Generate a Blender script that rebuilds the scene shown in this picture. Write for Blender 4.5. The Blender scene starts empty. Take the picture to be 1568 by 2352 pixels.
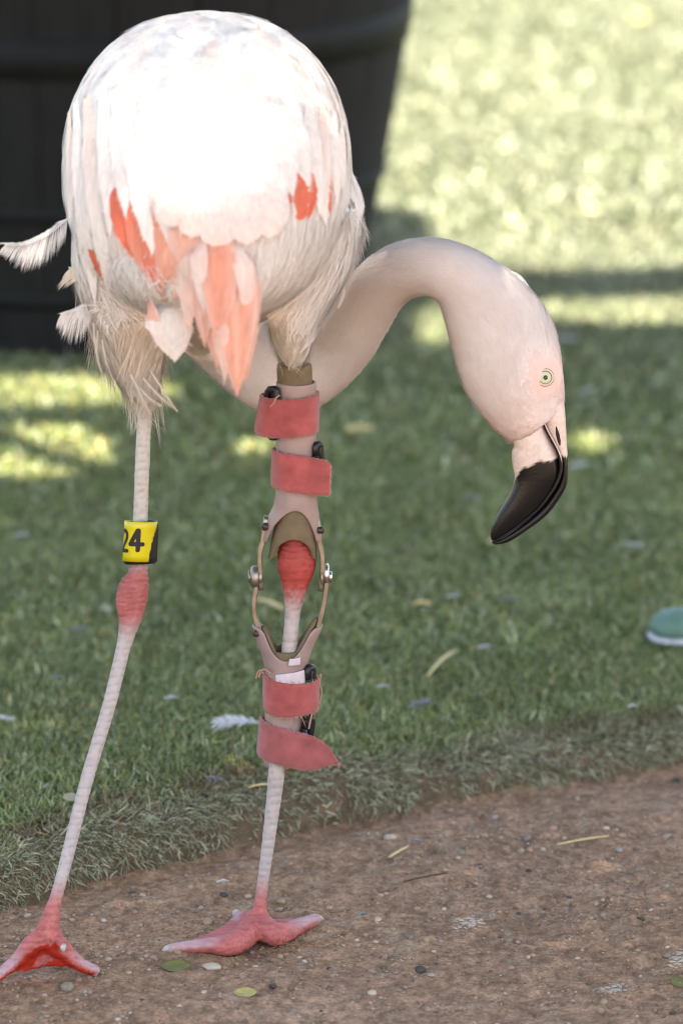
import bpy, bmesh, math, random
import numpy as np
from mathutils import Vector, Matrix
from mathutils.bvhtree import BVHTree
from mathutils import noise as mnoise

random.seed(7)
RNG = np.random.default_rng(11)
R = math.radians
sc = bpy.context.scene
C = sc.collection

# ------------------------------------------------------------------ camera, sky, sun, exposure
PITCH = R(15.0)
FPX = 9100.0                       # focal length in units of a 1568 x 2352 picture
CX, CY = 784.0, 1176.0
CAM = Vector((0.0, -3.284, 1.267))
FWD = Vector((0, math.cos(PITCH), -math.sin(PITCH)))
UPV = Vector((0, math.sin(PITCH), math.cos(PITCH)))
cd = bpy.data.cameras.new('camera'); cam = bpy.data.objects.new('camera', cd); C.objects.link(cam)
cam.location = CAM; cam.rotation_euler = (math.pi / 2 - PITCH, 0, 0)
cd.sensor_fit = 'VERTICAL'; cd.sensor_height = 36.0; cd.lens = 36.0 * FPX / 2352.0
cd.clip_start = 0.05; cd.clip_end = 3000
cd.dof.use_dof = True; cd.dof.focus_distance = 3.46; cd.dof.aperture_fstop = 4.4
sc.camera = cam

SUN_TO = Vector((0.20, -0.34, 0.92)).normalized()      # towards the sun: high, behind the camera, a little right
w = bpy.data.worlds.new('World'); sc.world = w; w.use_nodes = True
wn = w.node_tree.nodes; wl = w.node_tree.links
sky = wn.new('ShaderNodeTexSky'); sky.sky_type = 'NISHITA'; sky.sun_disc = False
sky.sun_elevation = math.asin(SUN_TO.z); sky.sun_rotation = math.atan2(SUN_TO.x, SUN_TO.y)
sky.dust_density = 2.0
wl.new(sky.outputs[0], wn['Background'].inputs[0]); wn['Background'].inputs[1].default_value = 0.105
sd = bpy.data.lights.new('sun', 'SUN'); sd.energy = 5.0; sd.angle = R(0.53); sd.color = (1.0, 0.965, 0.91)
sun = bpy.data.objects.new('sun', sd); C.objects.link(sun)
sun.rotation_euler = SUN_TO.to_track_quat('Z', 'Y').to_euler(); sun.location = (2, -3, 9)
vs = sc.view_settings
vs.view_transform = 'Standard'; vs.look = 'None'; vs.gamma = 1.0; vs.use_curve_mapping = False
vs.exposure = 2.65
vs.use_white_balance = True; vs.white_balance_temperature = 7800; vs.white_balance_tint = 10
sc.render.engine = 'CYCLES'
sc.cycles.use_denoising = True; sc.cycles.denoising_prefilter = 'ACCURATE'; sc.cycles.filter_width = 1.1
sc.cycles.max_bounces = 6; sc.cycles.diffuse_bounces = 4; sc.cycles.glossy_bounces = 2
sc.cycles.transmission_bounces = 3; sc.cycles.transparent_max_bounces = 6
sc.cycles.caustics_reflective = False; sc.cycles.caustics_refractive = False
sc.cycles.sample_clamp_indirect = 4.0

# ------------------------------------------------------------------ helpers
def ray(x, y): return FWD * FPX + Vector((1, 0, 0)) * (x - CX) - UPV * (y - CY)
def P(x, y, Y):                      # the point seen at (x, y) that stands at depth Y
    d = ray(x, y); return CAM + d * ((Y - CAM.y) / d.y)
def G(x, y, z=0.0):                  # the point seen at (x, y) that lies at height z
    d = ray(x, y); return CAM + d * ((z - CAM.z) / d.z)
def proj(co):                        # array of points -> picture coordinates
    v = np.asarray(co) - np.array(CAM)
    dz = v @ np.array(FWD)
    return CX + v[:, 0] / dz * FPX, CY - (v @ np.array(UPV)) / dz * FPX
def SC(Y, y=1176): return (P(784, y, Y) - CAM).dot(FWD) / FPX      # metres per picture unit
def link(o, parent=None):
    C.objects.link(o)
    if parent is not None: o.parent = parent
    return o
def mesh(name, V, F, mat=None, parent=None, smooth=True, col=None, kind=None):
    me = bpy.data.meshes.new(name)
    me.from_pydata([tuple(v) for v in V], [], [tuple(f) for f in F]); me.update()
    if smooth: me.polygons.foreach_set('use_smooth', [True] * len(me.polygons))
    if col is not None: setcol(me, col)
    if mat: me.materials.append(mat)
    o = link(bpy.data.objects.new(name, me), parent)
    if kind: o['kind'] = kind
    return o
def setcol(me, col):
    a = me.color_attributes.new('Col', 'FLOAT_COLOR', 'POINT')
    c = np.ones((len(me.vertices), 4), np.float32); c[:, :3] = np.asarray(col, np.float32).reshape(-1, 3)
    a.data.foreach_set('color', c.ravel())
def tri_mesh(name, V, T, mat, parent=None, col=None, smooth=False, kind=None):   # fast path for big triangle soups
    me = bpy.data.meshes.new(name); V = np.asarray(V, np.float32); T = np.asarray(T, np.int32)
    me.vertices.add(len(V)); me.vertices.foreach_set('co', V.ravel())
    me.loops.add(T.size); me.loops.foreach_set('vertex_index', T.ravel())
    me.polygons.add(len(T)); me.polygons.foreach_set('loop_start', np.arange(0, T.size, 3, dtype=np.int32))
    me.polygons.foreach_set('loop_total', np.full(len(T), 3, np.int32))
    if smooth: me.polygons.foreach_set('use_smooth', np.ones(len(T), bool))
    me.update(calc_edges=True)
    if col is not None: setcol(me, col)
    me.materials.append(mat)
    o = link(bpy.data.objects.new(name, me), parent)
    if kind: o['kind'] = kind
    return o
def empty(name, loc=(0, 0, 0)):
    o = bpy.data.objects.new(name, None); C.objects.link(o); o.location = loc; o.empty_display_size = 0.05
    return o
def keep(o, parent):                 # parent without moving
    o.parent = parent; o.matrix_parent_inverse = Matrix.Translation(parent.location).inverted(); return o
def tag(o, label=None, cat=None, group=None, kind=None):
    if label: o['label'] = label
    if cat: o['category'] = cat
    if group: o['group'] = group
    if kind: o['kind'] = kind
    return o
def loft(rings, closed=True, caps=True, base=0):
    n = len(rings[0]); V = [p for r in rings for p in r]; F = []
    for i in range(len(rings) - 1):
        for j in range(n if closed else n - 1):
            k = (j + 1) % n
            F.append((i * n + j, i * n + k, (i + 1) * n + k, (i + 1) * n + j))
    if caps:
        a = len(V); V.append(sum((Vector(p) for p in rings[0]), Vector()) / n)
        b = len(V); V.append(sum((Vector(p) for p in rings[-1]), Vector()) / n)
        m = (len(rings) - 1) * n
        for j in range(n):
            k = (j + 1) % n
            F.append((a, k, j)); F.append((b, m + j, m + k))
    return V, F
def frames(pts):
    T = []
    for i in range(len(pts)):
        T.append((pts[min(i + 1, len(pts) - 1)] - pts[max(i - 1, 0)]).normalized())
    up = Vector((0, 0, 1)) if abs(T[0].z) < 0.9 else Vector((0, 1, 0))
    N = []
    n = (up - T[0] * up.dot(T[0])).normalized()
    for t in T:
        n = (n - t * n.dot(t)).normalized(); N.append(n)
    return T, N
def tube(pts, rad, n=12, caps=True, flat=1.0):
    pts = [Vector(p) for p in pts]; T, N = frames(pts); rings = []
    for p, t, m, r in zip(pts, T, N, rad):
        b = t.cross(m)
        rings.append([p + m * (math.cos(2 * math.pi * j / n) * r * flat) + b * (math.sin(2 * math.pi * j / n) * r) for j in range(n)])
    return loft(rings, True, caps)
def crom(vals, n):                   # smooth resampling of a list of number tuples
    A = np.array(vals, float); m = len(A); out = []
    for s in np.linspace(0, m - 1, n):
        i = min(int(s), m - 2); f = s - i
        p0, p1, p2, p3 = A[max(i - 1, 0)], A[i], A[i + 1], A[min(i + 2, m - 1)]
        out.append(0.5 * (2 * p1 + (p2 - p0) * f + (2 * p0 - 5 * p1 + 4 * p2 - p3) * f * f + (3 * p1 - p0 - 3 * p2 + p3) * f ** 3))
    return np.array(out)
def join(parts):
    V, F = [], []
    for v, f in parts:
        b = len(V); V += list(v); F += [tuple(i + b for i in q) for q in f]
    return V, F
_NG = RNG.random((256, 256))
def vnoise(x, y, s=1.0, o=0):        # numpy value noise in 0..1
    x = np.asarray(x) * s + o * 17.3 + 1000; y = np.asarray(y) * s + o * 9.1 + 1000
    i = np.floor(x).astype(int); j = np.floor(y).astype(int); fx = x - i; fy = y - j
    fx = fx * fx * (3 - 2 * fx); fy = fy * fy * (3 - 2 * fy)
    g = lambda a, b: _NG[a % 256, b % 256]
    return (g(i, j) * (1 - fx) + g(i + 1, j) * fx) * (1 - fy) + (g(i, j + 1) * (1 - fx) + g(i + 1, j + 1) * fx) * fy
def sstep(a, b, x):
    t = np.clip((np.asarray(x, float) - a) / (b - a), 0, 1); return t * t * (3 - 2 * t)

# ------------------------------------------------------------------ materials
def mat(name, color=(.8, .8, .8), rough=.6, metal=0.0, var=0.0, scale=40.0, bump=0.0, bscale=200.0, attr=False, trans=0.0, spec=0.3, detail=4.0, sss=0.0, stretch=None, sheen=0.0):
    m = bpy.data.materials.new(name); m.use_nodes = True
    nt = m.node_tree; N = nt.nodes; L = nt.links; b = N['Principled BSDF']
    b.inputs['Roughness'].default_value = rough; b.inputs['Metallic'].default_value = metal
    b.inputs['Specular IOR Level'].default_value = spec
    b.inputs['Sheen Weight'].default_value = sheen
    tc = N.new('ShaderNodeTexCoord')
    vec = tc.outputs['Object']
    if stretch:
        mp = N.new('ShaderNodeMapping'); mp.inputs['Scale'].default_value = stretch; L.new(vec, mp.inputs[0]); vec = mp.outputs[0]
    if attr:
        a = N.new('ShaderNodeAttribute'); a.attribute_name = 'Col'; src = a.outputs['Color']
    else:
        rgb = N.new('ShaderNodeRGB'); rgb.outputs[0].default_value = (*color, 1); src = rgb.outputs[0]
    if var > 0:
        nz = N.new('ShaderNodeTexNoise'); nz.inputs['Scale'].default_value = scale; nz.inputs['Detail'].default_value = detail
        L.new(vec, nz.inputs['Vector'])
        mr = N.new('ShaderNodeMapRange'); mr.inputs[1].default_value = .25; mr.inputs[2].default_value = .75
        mr.inputs[3].default_value = 1 - var; mr.inputs[4].default_value = 1 + var
        L.new(nz.outputs[0], mr.inputs[0])
        mx = N.new('ShaderNodeMix'); mx.data_type = 'RGBA'; mx.blend_type = 'MULTIPLY'; mx.inputs[0].default_value = 1.0
        L.new(src, mx.inputs[6]); L.new(mr.outputs[0], mx.inputs[7]); src = mx.outputs[2]
    L.new(src, b.inputs['Base Color'])
    if bump > 0:
        nb = N.new('ShaderNodeTexNoise'); nb.inputs['Scale'].default_value = bscale; nb.inputs['Detail'].default_value = 5
        L.new(vec, nb.inputs['Vector'])
        bp = N.new('ShaderNodeBump'); bp.inputs['Strength'].default_value = bump; bp.inputs['Distance'].default_value = .002
        L.new(nb.outputs[0], bp.inputs['Height']); L.new(bp.outputs[0], b.inputs['Normal'])
    if sss > 0:
        b.inputs['Subsurface Weight'].default_value = sss; b.inputs['Subsurface Radius'].default_value = (.004, .002, .0015)
        b.inputs['Subsurface Scale'].default_value = 1.0
    if trans > 0:
        out = N['Material Output']; tr = N.new('ShaderNodeBsdfTranslucent'); L.new(src, tr.inputs[0])
        ms = N.new('ShaderNodeMixShader'); ms.inputs[0].default_value = trans
        L.new(b.outputs[0], ms.inputs[1]); L.new(tr.outputs[0], ms.inputs[2]); L.new(ms.outputs[0], out.inputs[0])
    return m
M = {}
M['dirt'] = mat('dirt', attr=True, rough=.95, var=.42, scale=260, detail=8, bump=1.0, bscale=520, spec=.12)
M['turf_base'] = mat('turf_base', attr=True, rough=.95, var=.4, scale=60)
M['blade'] = mat('grass_blade', attr=True, rough=.45, trans=.12, spec=.4)
M['gravel'] = mat('gravel', attr=True, rough=.8, var=.15, scale=600, spec=.25)
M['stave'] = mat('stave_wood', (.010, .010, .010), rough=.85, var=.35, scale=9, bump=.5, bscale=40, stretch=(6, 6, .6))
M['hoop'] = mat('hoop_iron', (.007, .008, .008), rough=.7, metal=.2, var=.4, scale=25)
M['soil'] = mat('planter_soil', (.03, .022, .016), rough=1, var=.4, scale=50)
M['skin'] = mat('bird_skin_and_down', attr=True, rough=.62, var=.05, scale=140, bump=.22, bscale=330, spec=.25, sss=.12)
M['fuzz'] = mat('short_plumage', attr=True, rough=.75, trans=.12, spec=.2)
M['feather'] = mat('feather_vane', attr=True, rough=.62, trans=.25, spec=.25, var=.13, scale=330, detail=6, stretch=(1, 1, .09), bump=.25, bscale=420)
M['beak'] = mat('beak_horn', attr=True, rough=.34, spec=.4, var=.10, scale=300, bump=.14, bscale=420)
M['iris'] = mat('iris', (.50, .53, .36), rough=.07, var=.08, scale=700)
M['pupil'] = mat('pupil', (.004, .004, .004), rough=.08, spec=.6)
M['lid'] = mat('eyelid_ring', (.60, .50, .40), rough=.5)
M['nostril'] = mat('nostril_hollow', (.035, .016, .012), rough=.8)
M['groove'] = mat('mouth_groove', (.006, .005, .005), rough=.6)
M['eyeline'] = mat('eye_outline', (.20, .13, .09), rough=.6)
M['claw'] = mat('claw', (.42, .37, .36), rough=.4, var=.2, scale=300)
M['band'] = mat('yellow_plastic', (.53, .44, .012), rough=.34, var=.05, scale=150, spec=.45)
M['black'] = mat('black_plastic', (.012, .012, .014), rough=.4, spec=.4)
M['ink'] = mat('black_ink', (.014, .014, .018), rough=.45)
M['shell'] = mat('mauve_plastic', (.285, .20, .185), rough=.46, var=.20, scale=45, bump=.06, bscale=260, spec=.4)
M['liner'] = mat('olive_tan_foam', (.145, .106, .062), rough=.8, var=.12, scale=120, bump=.25, bscale=900)
M['strap'] = mat('coral_loop_fabric', (.35, .078, .076), rough=.92, var=.25, scale=90, bump=.55, bscale=1500, sheen=.35, spec=.1)
M['strapd'] = mat('dusty_coral_loop_fabric', (.31, .085, .086), rough=.92, var=.30, scale=70, bump=.55, bscale=1500, sheen=.35, spec=.1)
M['fray'] = mat('frayed_thread', (.46, .26, .19), rough=.9, trans=.2)
M['steel'] = mat('bronze_grey_steel', (.27, .245, .21), rough=.36, metal=.85, var=.25, scale=120)
M['bolt'] = mat('bright_steel', (.55, .55, .55), rough=.25, metal=1.0, var=.2, scale=200)
M['rivet'] = mat('dark_rivet', (.06, .042, .035), rough=.4, metal=.5)
M['tape'] = mat('white_tape', (.50, .44, .48), rough=.6, var=.1, scale=200)
M['white'] = mat('white_feather_loose', (.62, .62, .66), rough=.7, trans=.3)
M['grey'] = mat('grey_down_loose', (.34, .34, .36), rough=.8, trans=.4)
M['straw'] = mat('straw', (.58, .47, .24), rough=.6, var=.2, scale=150)
M['petal'] = mat('pale_yellow_petal', (.34, .33, .22), rough=.6, trans=.2, var=.1, scale=200)
M['leafg'] = mat('pale_green_leaf', (.16, .165, .06), rough=.55, trans=.2, var=.2, scale=150)
M['leafy'] = mat('yellow_leaf', (.42, .37, .15), rough=.55, trans=.2, var=.2, scale=150)
M['twig'] = mat('dark_twig', (.07, .045, .03), rough=.85, var=.3, scale=200)
M['dropping'] = mat('chalky_dropping', (.42, .35, .28), rough=.95, var=.3, scale=250)
M['green'] = mat('sea_green_plastic', (.10, .19, .15), rough=.5, var=.2, scale=50)
M['chalk'] = mat('chalky_white', (.5, .5, .54), rough=.7, var=.35, scale=80)
M['bark'] = mat('bark', (.10, .075, .055), rough=.95, var=.4, scale=20, bump=.8, bscale=30)
M['leaf'] = mat('tree_leaf', (.060, .10, .028), rough=.5, trans=.15, var=.3, scale=3)
for c, rgb in dict(tan=(.30, .22, .145), pale=(.40, .335, .265), bluegrey=(.165, .16, .165), olive=(.20, .18, .13), dark=(.06, .055, .05), grey=(.27, .235, .205), rosy=(.36, .23, .17)).items():
    M['peb_' + c] = mat('pebble_' + c, rgb, rough=.75, var=.22, scale=170, bump=.3, bscale=300, spec=.25)

# ------------------------------------------------------------------ ground: dirt sheet and turf sheet
EDGE_D = [(-60, 2096), (20, 2083), (164, 2042), (246, 2021), (348, 2000), (450, 1975), (553, 1935), (660, 1912), (781, 1886), (946, 1856), (1132, 1821), (1333, 1791), (1568, 1751), (1640, 1740)]
_e = [G(x, y, 0.0) for x, y in EDGE_D]
EX = np.array([p.x for p in _e]); EY = np.array([p.y for p in _e])
def edge_y(x):
    x = np.asarray(x, float); y = np.interp(x, EX, EY)
    s0 = (EY[2] - EY[0]) / (EX[2] - EX[0]); s1 = (EY[-1] - EY[-4]) / (EX[-1] - EX[-4])
    y = np.where(x < EX[0], EY[0] + (x - EX[0]) * s0, y); y = np.where(x > EX[-1], EY[-1] + (x - EX[-1]) * s1, y)
    return y + 0.006 * (vnoise(x, 0 * x, 22, 3) - .5) + 0.01 * (vnoise(x, 0 * x, 6, 4) - .5)
def turf_t(x, y): return (np.asarray(y) - edge_y(x)) * 0.88
def turf_z(x, y):
    t = turf_t(x, y); H = 0.044 - 0.016 * sstep(-.1, .35, x); wc = 0.055
    u = np.clip(t / wc, 0, 1)
    z = H * np.sqrt(np.clip(1 - (1 - u) ** 2, 0, 1)) + 0.007 * (vnoise(x, y, 7, 1) - .5) * u + .003 * (vnoise(x, y, 30, 2) - .5) * u
    return z + .010 * (vnoise(x, y, 26, 71) - .5) * np.exp(-((t - .03) / .03) ** 2) + .006 * (vnoise(x, y, 70, 72) - .5) * np.exp(-((t - .03) / .03) ** 2)
def dirt_z(x, y):
    z = .016 * (vnoise(x, y, 3.1, 5) - .5) + .007 * (vnoise(x, y, 13, 6) - .5) + .0042 * (vnoise(x, y, 45, 7) - .5)
    z += .0030 * (vnoise(x, y, 120, 8) - .5) + .0018 * (vnoise(x, y, 260, 9) - .5)
    t = turf_t(x, y)
    z += -.008 * np.exp(-((t + .015) / .03) ** 2)          # a shallow gutter along the turf
    # level spot under each foot
    for fx, fy, r in ((-.075, .0, .09), (-.27, -.115, .09)):
        k = np.exp(-(((x - fx) ** 2 + (y - fy) ** 2) / r ** 2)); z = z * (1 - .8 * k)
    return z
xs = np.concatenate([-np.geomspace(60, .62, 26), np.arange(-.60, .66, .0032), np.geomspace(.68, 60, 26)])
ys = np.concatenate([-np.geomspace(60, .42, 26), np.arange(-.40, .62, .0032), np.geomspace(.64, 90, 30)])
XX, YY = np.meshgrid(xs, ys, indexing='ij')
fade = np.clip(1.4 - np.maximum(np.abs(XX) - .6, np.maximum(YY - .6, -.4 - YY)) * 2, 0, 1)
ZZ = dirt_z(XX, YY) * fade
ZZ = np.where(turf_t(XX, YY) > .03, np.minimum(ZZ, -.012), ZZ)
nx, ny = len(xs), len(ys)
idx = np.arange(nx * ny).reshape(nx, ny)
a, b_, c_, d_ = idx[:-1, :-1].ravel(), idx[1:, :-1].ravel(), idx[1:, 1:].ravel(), idx[:-1, 1:].ravel()
T = np.concatenate([np.stack([a, b_, c_], 1), np.stack([a, c_, d_], 1)])
V = np.stack([XX.ravel(), YY.ravel(), ZZ.ravel()], 1)
n1 = vnoise(V[:, 0], V[:, 1], 5, 11)[:, None]; n2 = vnoise(V[:, 0], V[:, 1], 38, 12)[:, None]; n3 = vnoise(V[:, 0], V[:, 1], 150, 13)[:, None]
dc = np.array([.275, .168, .104]) * (1 - n1) + np.array([.290, .185, .126]) * n1
dc = dc * (.86 + .28 * n2) * (.62 + .76 * n3)
pale = (sstep(.72, .9, vnoise(V[:, 0], V[:, 1], 60, 14)) * .5)[:, None]
dc = dc * (1 - pale) + np.array([.33, .25, .18]) * pale
tag(tri_mesh('dirt_path', V, T, M['dirt'], col=dc, smooth=True), kind='structure')

# turf backing sheet
ts = np.concatenate([np.linspace(0, .06, 12), np.geomspace(.07, 90, 60)])
xs2 = np.concatenate([-np.geomspace(60, .9, 20), np.arange(-.88, .9, .02), np.geomspace(.92, 60, 20)])
V, T = [], []
for t in ts:
    y = edge_y(xs2) + t / .88
    z = turf_z(xs2, y) - (.004 if t > 0 else .01)
    V.append(np.stack([xs2, y, z], 1))
nt_, nx2 = len(ts), len(xs2); V = np.concatenate(V)
idx = np.arange(nt_ * nx2).reshape(nt_, nx2)
a, b_, c_, d_ = idx[:-1, :-1].ravel(), idx[:-1, 1:].ravel(), idx[1:, 1:].ravel(), idx[1:, :-1].ravel()
T = np.concatenate([np.stack([a, b_, c_], 1), np.stack([a, c_, d_], 1)])
bk = sstep(.05, .11, turf_t(V[:, 0], V[:, 1]) + .02 * vnoise(V[:, 0], V[:, 1], 40, 81))[:, None]
tag(tri_mesh('turf_backing', V, T, M['turf_base'], smooth=True, col=np.array([.12, .082, .052]) * (1 - bk) + np.array([.048, .058, .026]) * bk), kind='structure')

# turf blades
def blades(x, y, nrm, h, wd, col, lean, curl):
    n = len(x); z = turf_z(x, y) - .003
    B = np.stack([x, y, z], 1)
    ang = RNG.random(n) * 2 * np.pi
    side = np.stack([np.cos(ang), np.sin(ang), np.zeros(n)], 1)
    D = nrm + lean; D /= np.linalg.norm(D, axis=1)[:, None]
    D2 = D + curl; D2 /= np.linalg.norm(D2, axis=1)[:, None]
    side = np.cross(D, side); side /= np.linalg.norm(side, axis=1)[:, None]
    hw = (wd * .5)[:, None] * side; mid = B + D * (h * .55)[:, None]; tip = mid + D2 * (h * .45)[:, None]
    V = np.stack([B - hw, B + hw, mid + hw * .9, mid - hw * .9, tip + hw * .25, tip - hw * .25], 1).reshape(-1, 3)
    k = (np.arange(n) * 6)[:, None]
    T = np.concatenate([k + [0, 1, 2], k + [0, 2, 3], k + [3, 2, 4], k + [3, 4, 5]])
    return V, T, np.repeat(col, 6, axis=0)
def turf_batch(n, y0, y1, wmul, h0, ext, tmax=99, side=False):
    out = []
    yy = RNG.uniform(y0, y1, n * 2); half = (yy + 3.5) / 3.5 * .31 + ext
    xx = RNG.uniform(-1, 1, n * 2) * half
    # thin out towards the margins that the picture does not show
    m = RNG.random(n * 2) < np.where(np.abs(xx) < half - ext + .05, 0 if side else 1, 1 if side else .35)
    t = turf_t(xx, yy); m &= (t > .0) & (t < tmax)
    xx, yy, t = xx[m], yy[m], t[m]; n = len(xx)
    u = np.clip(t / .055, 0, 1); th = (1 - u) * (np.pi / 2)
    gy = np.array([.45, -.88])       # outward from the edge
    nrm = np.stack([gy[0] * np.sin(th), gy[1] * np.sin(th), np.cos(th)], 1)
    e = (1 - sstep(.03, .085, t + .03 * (vnoise(xx, yy, 30, 21) - .5)))        # 1 on the worn edge
    lean = RNG.normal(0, .55, (n, 3)) * (1 + .5 * e)[:, None]; lean[:, 2] = RNG.normal(-.05, .25, n) * (1 + e) - .6 * e
    lean[:, 0] += .25 * (vnoise(xx, yy, 9, 22) - .5) * 2
    curl = RNG.normal(0, .8, (n, 3)) * (1 - .6 * e)[:, None]; curl[:, 2] -= .3
    h = h0 * RNG.uniform(.6, 1.25, n) * (1 - .22 * e); wd = wmul * RNG.uniform(.0009, .0018, n) * (1 - .28 * e)
    r = RNG.random((n, 1)); pn = vnoise(xx, yy, 6, 23)[:, None]; pn2 = vnoise(xx, yy, 40, 24)[:, None]
    g1 = np.array([.082, .126, .036]); g2 = np.array([.215, .252, .080]); g3 = np.array([.32, .27, .12]); g4 = np.array([.20, .245, .12])
    col = g1 + (g2 - g1) * RNG.random((n, 1)); col = np.where(r > .86, g3 * RNG.uniform(.6, 1.3, (n, 1)), col); col = np.where(r < .2, g4 * RNG.uniform(.7, 1.4, (n, 1)), col); col = np.where((r > .48) & (r < .60), np.array([.44, .46, .30]) * RNG.uniform(.6, 1.2, (n, 1)), col)
    col = col * RNG.uniform(.5, 1.5, (n, 1)); far_ = sstep(1.5, 3, yy)[:, None]; col = col * (.80 + .22 * pn * (1 - .6 * far_) + .30 * pn2 * (1 - .5 * far_)); col = col * (1 - .6 * far_) + col.mean(1, keepdims=True) * np.array([1.02, 1.14, .98]) * .6 * far_  # far blades greyed to give the sunlit turf its paler look
    dry = np.array([.36, .345, .26]) * RNG.uniform(.3, 1.75, (n, 1)) + np.array([.0, .02, .0]) * RNG.random((n, 1))
    brown = np.array([.21, .14, .09]) * RNG.uniform(.6, 1.2, (n, 1))
    ee = e[:, None] * RNG.uniform(.55, 1.0, (n, 1))
    col = col * (1 - ee) + np.where(RNG.random((n, 1)) > .74, brown, dry) * ee
    lip = (np.exp(-((t - .062) / .016) ** 2) * sstep(.5, .75, vnoise(xx, yy, 16, 25)))[:, None] * .8
    col = col * (1 - lip) + brown * lip
    kp = RNG.random(n) > np.maximum(lip[:, 0] * .85, e * (.15 + .6 * sstep(.5, .75, vnoise(xx, yy, 34, 27))))
    return blades(xx[kp], yy[kp], nrm[kp], h[kp], wd[kp], col[kp], lean[kp], curl[kp])
B = [turf_batch(72000, .0, .75, 1.1, .012, .15, .10), turf_batch(104000, .0, .75, 1.12, .017, .22), turf_batch(62000, .75, 1.5, 1.45, .019, .25), turf_batch(42000, 1.5, 3.0, 2.3, .022, .35), turf_batch(36000, 3.0, 7.4, 4.2, .026, .6), turf_batch(18000, -.3, 1.6, 2.6, .018, 1.1, side=True), turf_batch(16000, 1.6, 7.4, 5.0, .026, 2.2, side=True)]
off = 0; VV, TT, CC = [], [], []
for v, t, c in B: VV.append(v); TT.append(t + off); CC.append(c); off += len(v)
g = tri_mesh('turf_grass', np.concatenate(VV), np.concatenate(TT), M['blade'], col=np.concatenate(CC), kind='stuff')
tag(g, 'short green turf blades, greyed and dusty along the cut edge', 'grass')

# fine gravel in the dirt: nobody could count it
def stone(seed, sub=1):
    r = random.Random(seed); bm = bmesh.new(); bmesh.ops.create_icosphere(bm, subdivisions=sub, radius=1.0)
    o = Vector((r.random() * 50, r.random() * 50, r.random() * 50)); q = r.uniform(.25, .5)
    cuts = [(Vector((r.gauss(0, 1), r.gauss(0, 1), r.gauss(0, 1))).normalized(), r.uniform(.55, .85)) for _ in range(5)]
    for v in bm.verts:
        v.co *= 1 + q * mnoise.noise(v.co * 1.1 + o)
        for nn, dd in cuts:
            s = v.co.dot(nn)
            if s > dd: v.co -= nn * (s - dd) * .8
    bm.verts.index_update()
    V = np.array([v.co[:] for v in bm.verts]); F = np.array([[v.index for v in f.verts] for f in bm.faces]); bm.free()
    return V, F
protos = [stone(i, 1) for i in range(6)]
PC = np.array([(.30, .22, .15), (.42, .34, .27), (.22, .18, .155), (.16, .12, .09), (.34, .21, .15), (.09, .08, .07), (.26, .17, .12), (.25, .16, .11)])
VV, TT, CC = [], [], []; off = 0
N = 26000
gx = RNG.uniform(-.52, .56, N); gy_ = RNG.uniform(-.34, .52, N)
keepm = (turf_t(gx, gy_) < -.004) & (vnoise(gx, gy_, 8, 31) + .5 * vnoise(gx, gy_, 30, 32) > RNG.uniform(.15, 1.1, N))
gx, gy_ = gx[keepm], gy_[keepm]; gz = dirt_z(gx, gy_)
for x, y, z in zip(gx, gy_, gz):
    v, f = protos[RNG.integers(6)]; s = .0006 * (1 / (RNG.random() * .94 + .06)) ** .62 + .0002
    a = RNG.random() * 6.283; ca, sa = math.cos(a), math.sin(a)
    q = v * (s * RNG.uniform(.7, 1.4, 3)) ; q = np.stack([q[:, 0] * ca - q[:, 1] * sa, q[:, 0] * sa + q[:, 1] * ca, q[:, 2] * .7], 1) + (x, y, z + s * .15)
    VV.append(q); TT.append(f + off); off += len(v); CC.append(np.tile((PC[RNG.integers(len(PC))] * .6 + np.array([.27, .175, .115]) * .4) * RNG.uniform(.7, 1.2), (len(v), 1)))
g = tri_mesh('gravel', np.concatenate(VV), np.concatenate(TT), M['gravel'], col=np.concatenate(CC), kind='stuff')
tag(g, 'fine gravel and grit scattered over the reddish dirt', 'gravel')

# ------------------------------------------------------------------ shade tree outside the frame, on the sunny side: its crown throws the dappled shade
def gp(x, y, z=.04): p = G(x, y, z); return p.x, p.y
LIT = []                             # gaps in the crown: ground ellipses (x, y, rx, ry) that the sun reaches
def gap(x, y, rx, ry, z=.04):
    p = G(x, y, z); s = (p - CAM).dot(FWD) / FPX; el = abs((p - CAM).normalized().z)
    LIT.append((p.x, p.y, rx * s, ry * s / el))
gap(90, 905, 330, 42); gap(60, 1045, 210, 62); gap(1340, 1000, 70, 26); gap(980, 740, 70, 50); gap(560, 1035, 70, 26); gap(1480, 700, 330, 36); gap(1050, 640, 120, 40); gap(700,880,80,30)
def down_sun(p): return (p.x - SUN_TO.x * p.z / SUN_TO.z, p.y - SUN_TO.y * p.z / SUN_TO.z)
for (px, py, Y, rx, ry) in ((470, 330, -.13, .092, .12), (455, 190, -.06, .14, .12), (465, 90, .02, .15, .16), (470, 50, .06, .13, .15)):
    a_, b2 = down_sun(P(px, py, Y)); LIT.append((a_, b2, rx, ry))
def lit(x, y):
    v = np.zeros_like(x)
    for cx, cy, rx, ry in LIT: v = np.maximum(v, 1 - np.sqrt(((x - cx) / rx) ** 2 + ((y - cy) / ry) ** 2))
    far = np.where(x < .12, 3.25, 2.72) + .35 * (vnoise(x, y, 1.9, 41) - .5)
    v = np.maximum(v, sstep(-.05, .05, y - far) - .5)
    return v
NL = 80000
lx = np.concatenate([RNG.uniform(-1.9, 1.9, NL // 3), RNG.uniform(-1.0, 1.0, NL - NL // 3)]); ly = np.concatenate([RNG.uniform(-1.3, 3.6, NL // 3), RNG.uniform(-1.0, 3.5, NL - NL // 3)])
zz = RNG.uniform(2.3, 3.6, NL)
rim = 3.1 + .5 * vnoise(np.arctan2(ly, lx) * 2, 0 * lx, 2, 43)
k = (lit(lx, ly) < .02) 
lx, ly, zz = lx[k], ly[k], zz[k]; n = len(lx)
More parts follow.
